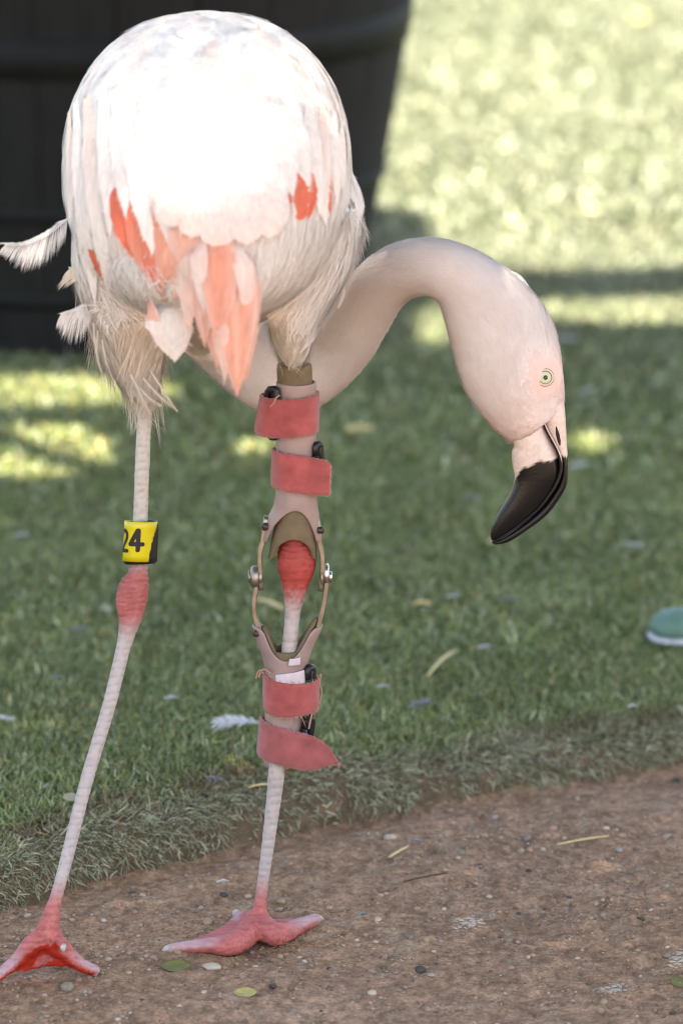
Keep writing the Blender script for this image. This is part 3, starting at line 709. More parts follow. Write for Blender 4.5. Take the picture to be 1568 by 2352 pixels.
for a in ((262, 440, 330, 610, -.1, 74, 'point', 'coral', 'coral'), (300, 470, 345, 640, -.1, 62, 'point', 'coral', 'salmon'), (212, 570, 242, 640, -.08, 30, 'point', 'coral', 'coral'), (375, 430, 345, 680, -.12, 78, 'point', 'salmon', 'coral'),
          (415, 440, 380, 650, -.14, 80, 'point', 'pale', 'salmon'), (345, 590, 380, 690, -.12, 50, 'point', 'coral', 'coral'), (670, 400, 690, 505, -.1, 74, 'round', 'coral', 'coral'), (712, 400, 705, 500, -.1, 44, 'point', 'coral', 'coral'), (745, 380, 752, 490, -.08, 30, 'point', 'salmon', 'coral')):
    hero(*a, lift0=.003, lift1=.0035, parent=wing if a[0] < 475 else wing2)
for a in ((205, 230, 235, 600, -.05, 60), (240, 220, 262, 545, -.06, 58), (272, 230, 296, 500, -.07, 60), (318, 330, 356, 585, -.1, 74), (300, 250, 330, 480, -.08, 70), (355, 320, 392, 560, -.11, 66), (180, 240, 196, 590, -.03, 46), (165, 260, 172, 520, -.01, 34), (215, 420, 262, 690, -.05, 46), (190, 430, 225, 700, -.03, 40),
          (640, 250, 668, 455, -.1, 60), (672, 240, 700, 470, -.08, 56), (705, 240, 728, 500, -.07, 48), (735, 250, 742, 480, -.05, 40), (762, 260, 764, 470, -.03, 38), (780, 280, 776, 440, -.01, 30), (655, 320, 662, 448, -.1, 44), (722, 330, 740, 520, -.06, 34)):
    hero(*a, 'point', random.choice(('white', 'white', 'blush')), 'white', lift0=.0035, lift1=.0055, parent=wing if a[0] < 475 else wing2)
# broad rump coverts ending in a soft scalloped line over the tail
for a in ((420, 330, 440, 500, 110), (480, 330, 500, 525, 120), (545, 330, 560, 535, 120), (590, 320, 600, 520, 100), (400, 260, 412, 470, 90), (520, 280, 530, 500, 130), (620, 330, 628, 500, 70), (450, 240, 470, 480, 130), (575, 260, 580, 490, 110)):
    hero(a[0], a[1], a[2], a[3], -.15, a[4], 'round', 'white', 'white', lift0=.003, lift1=.008)
for a in ((395, 380, 408, 520, 84), (440, 390, 450, 545, 92), (492, 400, 505, 565, 112), (552, 400, 562, 560, 100), (600, 400, 606, 545, 80)):
    hero(a[0], a[1], a[2], a[3], -.16, a[4], 'round', 'white', 'blush', lift0=.005, lift1=.017)
# tail
tail = mesh('tail', *tube([P(500, 520, -.17), P(505, 580, -.195), P(508, 640, -.20)], [.016, .018, .006], 10), M['feather'], col=np.tile(COL['salmon'], (32, 1))); keep(tail, bird)
def tailf(x0, y0, x1, y1, wpx, c0, c1, Y0, Y1, prof='point', tw=0.0, bow=0.0, shaft=None, camber=.3, rag=.05, parent=None):
    global cnt; cnt += 1; sp, nr = [], []; n = 12
    for i in range(n):
        v = i / (n - 1); sp.append(P(x0 + (x1 - x0) * v + bow * math.sin(math.pi * v), y0 + (y1 - y0) * v, Y0 + (Y1 - Y0) * v - .012 * math.sin(math.pi * v) + .04 * max(0, 1 - v * 3.2)))
        nr.append(Vector((math.sin(tw), -math.cos(tw), .15)))
    return feather(sp, nr, wpx * 1.25 * SC(-.2, 700), prof, COL[c0] if isinstance(c0, str) else c0, COL[c1] if isinstance(c1, str) else c1, parent or tail, camber=camber, seed=cnt, shaft=shaft, rag=rag, pedge=.55)
wp = (.72, .50, .42)
tailf(478, 470, 500, 850, 88, 'salmon', 'salmon', -.205, -.185, bow=-6, tw=-.35, shaft=wp)
tailf(560, 480, 565, 880, 62, 'pale', 'salmon', -.20, -.188, bow=12, tw=.5)
tailf(520, 480, 545, 912, 92, 'salmon', (.69, .29, .20), -.215, -.205, bow=8, tw=.15, shaft=(.72, .42, .33))
tailf(455, 500, 470, 800, 70, 'pale', 'salmon', -.205, -.188, bow=-10, tw=-.6, shaft=wp)
tailf(500, 480, 505, 800, 74, (.69, .29, .20), 'salmon', -.221, -.212, bow=-2, tw=-.1)
tailf(505, 640, 516, 880, 40, 'pale', 'pale', -.214, -.2, tw=-.3)
tailf(540, 520, 580, 780, 46, 'white', 'pale', -.222, -.2, bow=10, tw=.6)
tailf(462, 520, 470, 720, 40, 'pale', 'white', -.222, -.205, bow=-12, tw=-.5)
tailf(395, 450, 372, 660, 70, (.68, .28, .19), 'salmon', -.19, -.185, bow=-6, tw=-.3)
tailf(430, 455, 405, 690, 84, 'pale', 'salmon', -.196, -.186, bow=-4, tw=-.2)
tailf(445, 470, 432, 760, 66, 'blush', 'pale', -.20, -.187, bow=-6, tw=-.4)
tailf(430, 470, 420, 640, 70, 'salmon', 'pale', -.205, -.19, bow=-6, tw=-.2)
tailf(590, 500, 600, 640, 60, 'pale', 'blush', -.195, -.18, tw=.3)
tailf(355, 670, 402, 832, 92, 'white', 'white', -.16, -.15, bow=14, tw=.1, camber=.1, prof='point')
tailf(338, 672, 396, 826, 34, 'salmon', 'pale', -.158, -.151, bow=-14, tw=-.5)
# downy tufts under the tail
tuft = bodymask * ((sy > 585) & (sy < 715) & (co[:, 1] < -.02) & (((sx > 235) & (sx < 350)) | ((sx > 385) & (sx < 440) & (sy > 630)))).astype(float)
dwn = lambda i, p: np.array([.76, .73, .70]) * np.ones((len(i), 1))
strands('down', 4200, tuft, body_flow, .020, .0008, .16, dwn, bird, jit=.38, nb=.4)
rt = bodymask * ((sx > 590) & (sx < 840) & (sy > 480) & (sy < 720) & (co[:, 1] < .06)).astype(float)
strands('down', 11000, rt, body_flow, .026, .0009, .08, dwn, bird, jit=.16, nb=.15)

# loose barbed feathers standing off the left flank and thigh
def barbed(name, spine, wd0, wd1, matl, nb=46, parent=None, ang=.75, drop=.3, nrm=None, seed=1, col=None, bw=.0011):
    rr = random.Random(seed); S = [Vector(p) for p in spine]; q = crom([tuple(p) for p in S], 30); V, F = tube([Vector(p) for p in q], [.0008 * (1 - i / 34) for i in range(30)], 5)
    V = list(V); F = list(F); nrm = Vector(nrm or (0, -1, .2)).normalized()
    for sgn, wd in ((1, wd0), (-1, wd1)):
        for k_ in range(nb):
            v = .04 + .96 * (k_ + rr.random() * .7) / nb; i = min(int(v * 29), 28); p = Vector(q[i]); t = (Vector(q[i + 1]) - p).normalized(); s = t.cross(nrm).normalized() * sgn
            L = wd * (.55 + .45 * math.sin(math.pi * min(v * 1.1, 1))) * rr.uniform(.8, 1.15) * (1 - .35 * v)
            a = ang * rr.uniform(.85, 1.15); d = (t * math.cos(a) + s * math.sin(a)); pp = [p + d * L * f + Vector((0, 0, -drop * L * f * f)) + nrm * (.12 * L * f * rr.uniform(-1, 1)) for f in (0, .5, 1)]
            w_ = bw * rr.uniform(.7, 1.3); b = len(V); g = t * w_ * .5
            V += [pp[0] - g, pp[0] + g, pp[1] + g, pp[1] - g, pp[2]]; F += [(b, b + 1, b + 2, b + 3), (b + 3, b + 2, b + 4)]
    o = mesh(name, V, F, matl, smooth=False, col=None if col is None else np.tile(col, (len(V), 1)))
    if parent is not None: keep(o, parent)
    return o
wc = (.76, .75, .75)
barbed('loose_feather', [P(158, 500, -.02), P(110, 540, -.03), P(60, 562, -.035), P(12, 562, -.04)], .024, .021, M['feather'], 190, bird, .62, .55, seed=3, col=wc, bw=.0009)
barbed('loose_feather', [P(190, 640, -.02), P(176, 625, -.02), P(160, 618, -.02)], .012, .020, M['feather'], 60, bird, .9, .5, seed=4, col=(.70, .66, .58), bw=.0007)
barbed('loose_feather', [P(215, 690, -.02), P(180, 712, -.025), P(140, 722, -.03)], .012, .024, M['feather'], 120, bird, .75, .5, seed=5, col=wc, bw=.0008)
for i, (x0, y0, x1, y1, wd) in enumerate(((215, 740, 240, 880, .008), (225, 760, 232, 850, .008), (235, 780, 268, 890, .007), (300, 860, 345, 950, .010), (330, 870, 400, 935, .012), (345, 850, 408, 945, .010), (310, 880, 370, 930, .012))):
    barbed('loose_feather', [P(x0, y0, -.035), P((x0 + x1) / 2 - (6 if i < 3 else -6), (y0 + y1) / 2 + (0 if i < 3 else 12), -.04), P(x1, y1, -.035)], wd, wd, M['feather'], 34, bird, .26, .1, seed=20 + i, col=(.64, .58, .52), bw=.0005)
barbed('loose_feather', [P(1165, 622, .09), P(1190, 632, .09), P(1212, 655, .09)], .006, .004, M['feather'], 26, bird, .5, .2, seed=41, col=(.84, .80, .76))
barbed('loose_feather', [P(790, 600, .03), P(790, 660, .03), P(778, 705, .03)], .008, .008, M['feather'], 40, bird, .35, .1, seed=42, col=(.70, .66, .62))

# ------------------------------------------------------------------ beak and eye
YB = .083
LOW = [(1165, 1000, 1243, 948, 44), (1180, 1022, 1253, 985, 45), (1175, 1040, 1272, 1026, 44), (1176, 1066, 1284, 1056, 42), (1181, 1100, 1284, 1088, 39), (1164, 1142, 1268, 1124, 34), (1144, 1176, 1239, 1163, 28), (1131, 1203, 1202, 1196, 21), (1126, 1226, 1166, 1222, 13), (1128, 1241, 1138, 1240, 4)]
UPP = [(1240, 930, 1294, 918, 44), (1245, 962, 1297, 950, 42), (1259, 996, 1299, 985, 37), (1277, 1028, 1301, 1024, 33), (1286, 1052, 1303, 1052, 31), (1288, 1078, 1303, 1080, 30), (1281, 1106, 1300, 1112, 28), (1263, 1138, 1285, 1141, 25), (1236, 1171, 1254, 1182, 21), (1190, 1210, 1206, 1219, 16), (1152, 1236, 1168, 1244, 9), (1129, 1247, 1137, 1251, 3)]
beak = empty('beak'); 
def beakpart(name, st, seed):
    q = crom(st, 70); V, F = loft([edge_ring(r[0], r[1], r[2], r[3], max(r[4], 2), YB, 40, 2.4) for r in q])
    A = np.array([v[:] for v in V]); x, y = proj(A); j = 7 * (vnoise(x, A[:, 1] * 2600, .25, 61) - .5) + 9 * (vnoise(x, y, .09, 62) - .5)
    bl = np.interp(x, [1180, 1192, 1205, 1222, 1234, 1262, 1280, 1290, 1303], [1104, 1080, 1074, 1068, 1058, 1060, 1050, 1048, 1050])
    m = sstep(-2.2, 2.2, y + j - bl)[:, None]
    pale = np.array([.66, .53, .475]) * (.93 + .14 * vnoise(x, y, .12, 63)[:, None])
    dark = np.array([.006, .006, .0065]); streak = (np.exp(-((x - (1176 - (y - 1110) * .42)) / 5) ** 2) * sstep(1095, 1112, y) * sstep(1165, 1135, y))[:, None] * .7 if seed == 1 else 0
    c = pale * (1 - m) + (dark * (1 - streak) + np.array([.22, .12, .07]) * streak) * m
    o = mesh(name, V, F, M['beak'], col=c); return keep(o, beak)
b1 = beakpart('lower_mandible', LOW, 1); b2_ = beakpart('upper_mandible', UPP, 2)
# mouth line: a dark groove and a fine pale rim
gl = crom([(1240, 958), (1256, 994), (1275, 1029), (1284.5, 1054), (1286, 1080), (1276, 1110), (1258, 1139), (1232, 1172), (1186, 1210), (1152, 1233), (1131, 1246)], 60)
tk = np.interp(np.arange(60), [0, 8, 20, 28, 40, 55, 59], [34, 35, 31, 28, 22, 9, 3])
def rimline(dx, dy, r, matl, name, par, c):
    pts = [P(x + dx, y + dy, YB - (t * .93) * SC(YB)) for (x, y), t in zip(gl, tk)]
    V, F = tube(pts, [r * SC(YB) * (1 if i > 2 else .4) for i in range(60)], 7); o = mesh(name, V, F, matl, col=np.tile(c, (len(V), 1)) if c else None); o.parent = par
    return o
rimline(0, 0, 3.0, M['groove'], 'mouth_groove', beak, None); 
pts = [P(x + 3.2, y - 1, YB - (t * .97) * SC(YB)) for (x, y), t in zip(gl, tk)]
V, F = tube(pts, [1.7 * SC(YB)] * 60, 7); A = np.array([v[:] for v in V]); x_, y_ = proj(A); mm = sstep(1046, 1066, y_)[:, None]
o = mesh('beak_rim', V, F, M['beak'], col=np.array([.62, .50, .45]) * (1 - mm) + np.array([.035, .033, .032]) * mm); o.parent = beak
pts = [P(1276, 978, YB - 38 * SC(YB)), P(1279, 995, YB - 35.5 * SC(YB)), P(1283, 1012, YB - 33.5 * SC(YB)), P(1286, 1027, YB - 31 * SC(YB))]
V, F = tube(pts, [2 * SC(YB), 4.5 * SC(YB), 4.0 * SC(YB), 1.5 * SC(YB)], 10); o = mesh('nostril', V, F, M['nostril']); o.parent = beak
beak.location = bird.location * 0; beak.parent = bird; beak.matrix_parent_inverse = Matrix.Translation(bird.location).inverted()
# eye
hit = cam_hit(1251, 867, .03); en = surf(hit)[1]; toc = (CAM - hit).normalized(); en = (en * .35 + toc * .65).normalized()
q4 = en.to_track_quat('Z', 'Y').to_matrix().to_4x4(); s = SC(hit.y, 867)
def disc_dome(name, r, h, matl, z0, n=28, rings=6, hole=0.0):
    rr = [[Vector((math.cos(2 * math.pi * j / n) * r * a, math.sin(2 * math.pi * j / n) * r * a, h * math.sqrt(max(0, 1 - a * a)))) for j in range(n)] for a in np.linspace(1, max(hole, .02), rings)]
    V, F = loft(rr, caps=False); V = [Matrix.Translation(hit + en * z0) @ q4 @ v for v in V]
    return keep(mesh(name, V, F, matl), bird)
eye = disc_dome('eye', 17 * s, 6 * s, M['iris'], -.0004)
pp_ = disc_dome('pupil', 5.2 * s, 1.8 * s, M['pupil'], .0004 + 5.0 * s); pp_.parent = eye; pp_.matrix_parent_inverse = Matrix.Identity(4)
def torus(name, r, t, matl, z0, parent, n=36, m=10):
    rr = [[Vector((math.cos(a) * (r + t * math.cos(b)), math.sin(a) * (r + t * math.cos(b)), t * .8 * math.sin(b))) for b in np.linspace(0, 2 * math.pi, m, endpoint=False)] for a in np.linspace(0, 2 * math.pi, n + 1)]
    V, F = loft(rr, caps=False); V = [Matrix.Translation(hit + en * z0) @ q4 @ v for v in V]; o = mesh(name, V, F, matl); o.parent = parent
    return o
torus('eyelid', 17.5 * s, 2.4 * s, M['lid'], 1.8 * s, eye); torus('eye_rim', 20.4 * s, .6 * s, M['eyeline'], .8 * s, eye); torus('eye_rim', 14.8 * s, .6 * s, M['eyeline'], 2.8 * s, eye)
eye.matrix_parent_inverse = Matrix.Translation(bird.location).inverted()
# claws
def claw(a, b, r, name='claw'):
    d = Vector(b) - Vector(a); V, F = tube([Vector(a), Vector(a) + d * .5 + Vector((0, 0, .0008)), Vector(b)], [r, r * .8, r * .2], 10); keep(mesh(name, V, F, M['claw']), bird)
claw(tl + Vector((.003, 0, .001)), tl + Vector((-.006, -.001, -.002)), .0038); claw(tm, tm + Vector((-.004, .008, .001)), .004); claw(hal[2] - Vector((0, -.004, 0)), hal[2] + Vector((.0005, -.005, -.005)), .0030)
claw(P(144, 2172, -.121), P(147, 2186, -.126), .0034); claw(tr, tr + Vector((.006, .004, -.002)), .003)

# ------------------------------------------------------------------ hinged leg brace on the right leg
brace = empty('leg_brace', P(655, 1765, .008))
tag(brace, 'hinged mauve plastic leg brace with four coral straps strapped round one leg', 'leg brace')
YL = .014
def cuff(name, prof, ytop, ybot, m, thick, n=64, rows=34, squash=.92, parent=None):
    """prof: rows of (y, centre x, half width); ytop/ybot: f(cos) -> picture height of the rim at that bearing"""
    py = [p[0] for p in prof]; rings = []
    for i in range(rows):
        v = i / (rows - 1); ring = []
        for j in range(n):
            a = 2 * math.pi * j / n; c = math.cos(a); y = ytop(c) + (ybot(c) - ytop(c)) * v
            cx = np.interp(y, py, [p[1] for p in prof]); rx = np.interp(y, py, [p[2] for p in prof]); ry = min(rx, 46) * squash
            q = P(cx + rx * c, y, YL); q = q + Vector((0, ry * math.sin(a) * SC(YL, y), 0)); ring.append(q)
        rings.append(ring)
    V, F = loft(rings, caps=False); o = mesh(name, V, F, m)
    sm = o.modifiers.new('thickness', 'SOLIDIFY'); sm.thickness = thick; sm.offset = 0
    bv = o.modifiers.new('edge', 'BEVEL'); bv.width = thick * .3; bv.segments = 2; bv.limit_method = 'ANGLE'; bv.angle_limit = R(50)
    return keep(o, parent or brace)
ip = lambda xs, ys: (lambda c: float(np.interp(c, xs, ys)))
sm_ = lambda xs, ys: (lambda c: float(np.interp(c, np.linspace(xs[0], xs[-1], 60), np.interp(np.linspace(xs[0], xs[-1], 60), xs, ys))))
ip_abs = lambda xs, ys: (lambda c: float(np.interp(abs(c), xs, ys)))
UPROF = [(870, 680, 43), (1135, 680, 44.5), (1160, 679, 47), (1180, 676, 54), (1200, 672, 60), (1240, 670, 69), (1260, 670, 71)]
uppershell = cuff('upper_shell', UPROF, lambda c: 877 + 0 * c, lambda c: 1163 + 72 * (1 - math.sqrt(max(0, 1 - min(abs(c) / .80, 1) ** 2))) + (4 - 60 * (abs(c) - .9) ** 2 if abs(c) > .8 else 0) * (abs(c) > .8), M['shell'], .0022)
LPROF_U = [(830, 676, 34), (845, 676, 36.5), (880, 677, 36), (1150, 679, 36), (1190, 679, 39), (1230, 675, 46), (1283, 672, 52)]
cuff('upper_liner', LPROF_U, lambda c: 836.0, lambda c: 1229 + 52 * (1 - math.sqrt(max(0, 1 - min(abs(c) / .90, 1) ** 2))), M['liner'], .0032)
LOPROF = [(1425, 660, 80), (1440, 660, 78), (1485, 657, 60), (1510, 656.5, 51), (1535, 656.5, 44.5), (1640, 653, 42), (1720, 646, 36), (1757, 643, 33.5)]
lowershell = cuff('lower_shell', LOPROF, ip_abs([0, .2, .35, .5, .6, .66, .71, .8, 1], [1507, 1505, 1500, 1491, 1480, 1462, 1446, 1437, 1434]), lambda c: 1757.0, M['shell'], .0022)
LLPROF = [(1415, 664, 66), (1440, 662, 58), (1490, 657, 38), (1530, 656, 37), (1640, 653, 35), (1720, 645, 30), (1770, 643, 27)]
cuff('lower_liner', LLPROF, lambda c: 1490 - (72 if c > 0 else 52) * float(sstep(.62, 1.0, abs(c))), lambda c: 1768.0, M['liner'], .0030)
def bar(name, pts, w=.0060, t=.0021, par=None, m='steel', rnd=True):
    q = crom([(x, y) for x, y in pts], 26); Pp = [P(x, y, YL) for x, y in q]; rings = []
    for i, p in enumerate(Pp):
        d = (Pp[min(i + 1, 25)] - Pp[max(i - 1, 0)]).normalized(); yv = Vector((0, 1, 0)); yv = (yv - d * yv.dot(d)).normalized(); xv = d.cross(yv)
        e = min(i, 25 - i); ww = w * (math.sqrt(1 - (1 - min(e / 3.0, 1)) ** 2 * .85) if rnd else 1)
        c = .25
        rings.append([p + xv * (t * a) + yv * (ww * b) for a, b in ((-1, -1 + c), (-1 + c, -1), (1 - c, -1), (1, -1 + c), (1, 1 - c), (1 - c, 1), (-1 + c, 1), (-1, 1 - c))])
    V, F = loft(rings); return keep(mesh(name, V, F, M[m], smooth=False), par or brace)
def disc(name, x0, x1, y, r, m, par=None, n=24, Y=YL, dome=.25):
    s = SC(Y, y); a = P(x0, y, Y); b = P(x1, y, Y); d = b - a; rings = []
    for f, k in ((0, .80), (.1, 1.0), (.75, 1.0), (1.0, .82), (1.06, .3)):
        rings.append([a + d * f + Vector((0, math.cos(2 * math.pi * j / n), math.sin(2 * math.pi * j / n))) * r * k * s for j in range(n)])
    V, F = loft(rings); return keep(mesh(name, V, F, M[m]), par or brace)
bl = bar('hinge_bar', [(612, 1185), (607, 1215), (603, 1244), (597, 1268), (597.5, 1300), (599, 1330), (600, 1354)])
bl2 = bar('hinge_bar', [(588.5, 1302), (589, 1325), (588, 1350), (583.5, 1380), (584.5, 1405), (590, 1428), (598, 1448), (606, 1470)])
br = bar('hinge_bar', [(727, 1188), (733, 1215), (734, 1244), (740, 1272), (741, 1300), (739, 1330), (735, 1357)])
br2 = bar('hinge_bar', [(750.5, 1300), (750.5, 1325), (748.5, 1350), (745, 1378), (738, 1410), (731, 1435), (723, 1460)])
disc('hinge_pivot', 595, 576, 1325, 26, 'steel', bl2); disc('hinge_bolt', 577, 570, 1325, 15, 'steel', bl2); disc('hinge_washer', 592, 604, 1325, 20, 'steel', bl)
disc('hinge_pivot', 745, 756, 1318, 24, 'bolt', br2); disc('hinge_bolt', 756, 763, 1325, 13, 'bolt', br2); disc('hinge_washer', 742, 736, 1325, 22, 'steel', br)
def stud(x, y, r, m, name, par, dx=0.0, back=0):
    d = ray(x, y).normalized(); s = SC(YL, y)
    c = P(x, y, YL - 20 * s); nv_ = Vector((dx, -1, .1)).normalized(); q = nv_.to_track_quat('Z', 'Y').to_matrix()
    rr = [[c + q @ Vector((math.cos(2 * math.pi * j / 20) * r * s * k, math.sin(2 * math.pi * j / 20) * r * s * k, h * s)) for j in range(20)] for k, h in ((1, -10), (1, 2), (.7, 4), (.1, 4.6))]
    V, F = loft(rr, caps=False); return keep(mesh(name, V, F, M[m]), par)
stud(607, 1210, 9, 'rivet', 'rivet', brace, -1.3); stud(739, 1218, 8, 'rivet', 'rivet', brace, 2.4); stud(586, 1455, 8, 'rivet', 'rivet', brace, -2.4)
def strap(name, cols, m, label=None, closed=True, th=.0022, Yc=YL, wav=1.0, seed=0, rxback=None):
    q = crom(cols, 30); rr = random.Random(seed); rows = 9; top = []
    K = [(a, b, c, d, e) for a, b, c, d, e in q]
    if closed:
        xr = rxback or cols[-1][0]; x0, y0, xb0, yb0, _ = cols[0]; x1, y1, xb1, yb1, _ = cols[-1]
        for f in np.linspace(.12, .9, 14):
            a = math.pi * f; c = (1 + math.cos(a)) / 2
            K.append((x0 + (xr - x0) * c, y0 + (y1 - y0) * c, xb0 + (xr - xb0) * c, yb0 + (yb1 - yb0) * c, 48 * math.sin(a)))
    rings = []
    for i, (xt, yt, xb, yb, e) in enumerate(K):
        col = []
        for r in range(rows):
            v = r / (rows - 1); x = xt + (xb - xt) * v; y = yt + (yb - yt) * v
            y += (1.2 * wav * (mnoise.noise((i * .5, v * 3, seed)) )) if r in (0, rows - 1) else 0
            ee = e + wav * 2.0 * mnoise.noise((i * .22, v * 2.2, seed + 5)) - wav * 2.0 * math.sin(math.pi * v) * (1 if e < 0 else 0)
            p = P(x, y, Yc); col.append(p + Vector((0, ee * SC(Yc, y), 0)))
        rings.append(col)
    V = [p for c in rings for p in c]; F = []; n = len(rings)
    for i in range(n if closed == 'full' else n - 1):
        k = (i + 1) % n
        for r in range(rows - 1): F.append((i * rows + r, i * rows + r + 1, k * rows + r + 1, k * rows + r))
    o = mesh(name, V, F, M[m]); s_ = o.modifiers.new('thickness', 'SOLIDIFY'); s_.thickness = th; s_.offset = 0; s_.use_even_offset = False
    if label: o['label'] = label
    keep(o, brace); return o, rings
def fray(rings, par, where, n=60, L=.004, seed=1):
    rr = random.Random(seed); V, F = [], []
    for _ in range(n):
        w_ = rr.choice(where)
        if w_ == 'end': c = rings[29]; k = rr.randrange(len(c) - 1); p = c[k].lerp(c[k + 1], rr.random()); d = (rings[29][0] - rings[27][0]).normalized()
        elif w_ == 'start': c = rings[0]; k = rr.randrange(len(c) - 1); p = c[k].lerp(c[k + 1], rr.random()); d = Vector((-1, 0, .2))
        else:
            r = 0 if w_ == 'top' else -1; k = rr.randrange(2, 28); p = rings[k][r].lerp(rings[k + 1][r], rr.random()); d = Vector((0, 0, 1 if w_ == 'top' else -1))
        d = (d * .6 + Vector((rr.gauss(0, .5), rr.gauss(-.3, .3), rr.gauss(0, .4)))).normalized(); l = L * rr.uniform(.3, 1.3) * (2.2 if rr.random() > .93 else 1)
        e = Vector((rr.gauss(0, 1), rr.gauss(0, 1), rr.gauss(0, 1))) * l * .3; w2 = Vector((.00022, 0, .00018)); b = len(V)
        p = p + Vector((0, -.0012, 0)); m_ = p + d * l * .5 + e * .5; t = p + d * l + e * 1.2
        V += [p - w2, p + w2, m_ - w2, m_ + w2, t]; F += [(b, b + 1, b + 3, b + 2), (b + 2, b + 3, b + 4)]
    o = mesh('frayed_edge', V, F, M['fray'], smooth=False); o.parent = par; o['kind'] = 'stuff'; return o
s1, r1_ = strap('strap', [(599, 908, 586, 989, 6), (604, 906, 592, 992, -22), (620, 906, 612, 994, -40), (650, 907, 648, 994, -50), (685, 905, 685, 992, -50), (715, 902, 715, 990, -38), (727, 901, 727, 989, -18), (731, 901, 730, 988, 6)], 'strap', 'topmost coral strap', seed=1)
s2, r2_ = strap('strap', [(627, 1031, 624, 1112, 6), (630, 1030, 627, 1113, -18), (640, 1030, 638, 1114, -36), (660, 1031, 660, 1117, -48), (690, 1034, 690, 1121, -50), (722, 1040, 722, 1126, -46), (746, 1046, 745, 1128, -40), (758, 1058, 756, 1129, -36)], 'strap', 'second coral strap with a loose frayed end', seed=2, rxback=724)
s3, r3_ = strap('strap', [(606, 1545, 606, 1615, 6), (609, 1546, 608, 1620, -16), (620, 1549, 616, 1628, -34), (645, 1553, 645, 1632, -48), (680, 1557, 680, 1631, -48), (712, 1558, 712, 1628, -36), (727, 1557, 727, 1627, -20), (731, 1557, 731, 1626, 2)], 'strap', 'third coral strap with a frayed lower hem', seed=3)
s4, r4_ = strap('strap', [(599, 1647, 591, 1728, 6), (603, 1648, 595, 1730, -16), (615, 1651, 608, 1734, -34), (640, 1657, 637, 1741, -46), (675, 1664, 672, 1749, -50), (705, 1672, 702, 1753, -48), (730, 1682, 730, 1753, -44), (752, 1699, 752, 1746, -42), (766, 1720, 768, 1742, -40), (775, 1737, 776, 1741, -38)], 'strapd', 'lowest faded coral strap with a pointed loose end', seed=4, rxback=690)
fray(r1_, s1, ['top', 'top', 'bottom', 'start'], 150, .0018, 1); fray(r2_, s2, ['end', 'end', 'top', 'bottom', 'start'], 190, .0022, 2); fray(r3_, s3, ['bottom', 'bottom', 'top', 'end', 'end'], 300, .0026, 3); fray(r4_, s4, ['end', 'bottom', 'top'], 190, .0024, 4)
def thread(par, pts, r=.0005, m='fray'):
    q = crom(pts, 16); V, F = tube([P(x, y, d) for x, y, d in q], [r] * 16, 6); o = mesh('thread', V, F, M[m]); o.parent = par
YF = YL - 52 * SC(YL)
thread(s1, [(642, 908, YF - .002), (634, 914, YF - .003), (630, 924, YF - .003), (620, 935, YF - .003)], .0007)
thread(s3, [(606, 1548, YF + .01), (598, 1540, YF + .01), (592, 1545, YF + .01), (588, 1560, YF + .01)], .0007); thread(s3, [(622, 1548, YF), (610, 1538, YF + .006), (600, 1541, YF + .01), (594, 1556, YF + .01)], .0009)
thread(s3, [(731, 1556, YF + .01), (738, 1548, YF + .01), (734, 1570, YF + .01), (739, 1590, YF + .01), (733, 1620, YF + .01)], .0005)
thread(s4, [(716, 1640, YF), (713, 1655, YF), (709, 1674, YF)], .0008)
# seam at the folded start of the second strap
V, F = tube([P(636, y, YL - 37 * SC(YL)) for y in np.linspace(1033, 1112, 12)], [.0007] * 12, 6); o = mesh('stitched_fold', V, F, M['strapd']); o.parent = s2
def buckle(pts, r, label=None):
    q = [P(x, y, YL + d) for x, y, d in pts]; rounded = []
    n = len(q)
    for i in range(n):
        a, b, c = q[i - 1], q[i], q[(i + 1) % n]; rounded += [b.lerp(a, .22), b.lerp(a, .07).lerp(b.lerp(c, .07), .5), b.lerp(c, .22)]
    rounded.append(rounded[0]); V, F = tube(rounded, [r] * len(rounded), 10); keep(mesh('buckle', V, F, M['black']), brace)
buckle([(614, 895, -.006), (636, 893, -.012), (636, 1004, -.012), (620, 1004, -.006)], .0030)
buckle([(724, 1022, -.010), (736, 1020, -.004), (738, 1126, -.004), (726, 1128, -.010)], .0030)
buckle([(707, 1534, -.010), (718, 1533, -.004), (712, 1648, -.004), (701, 1648, -.010)], .0034)
buckle([(704, 1648, -.008), (718, 1652, -.003), (700, 1760, -.003), (682, 1761, -.008)], .0032)
for nm, cols in (('tape_label', [(634, 1538, 632, 1560, -41), (655, 1534, 655, 1560, -47), (680, 1531, 682, 1562, -44), (699, 1529, 701, 1562, -32)]), ('tape_label', [(665, 1498, 663, 1514, -52), (678, 1498, 676, 1514, -50), (690, 1496, 690, 1513, -46)])):
    strap(nm, cols, 'tape', closed=False, th=.0006, wav=.2)
for x, y in ((691, 905), (689, 1134), (692, 1001)):
    stud(x, y, 4.6, 'rivet', 'lace_hole', uppershell).location.y += -.0105 + .0045
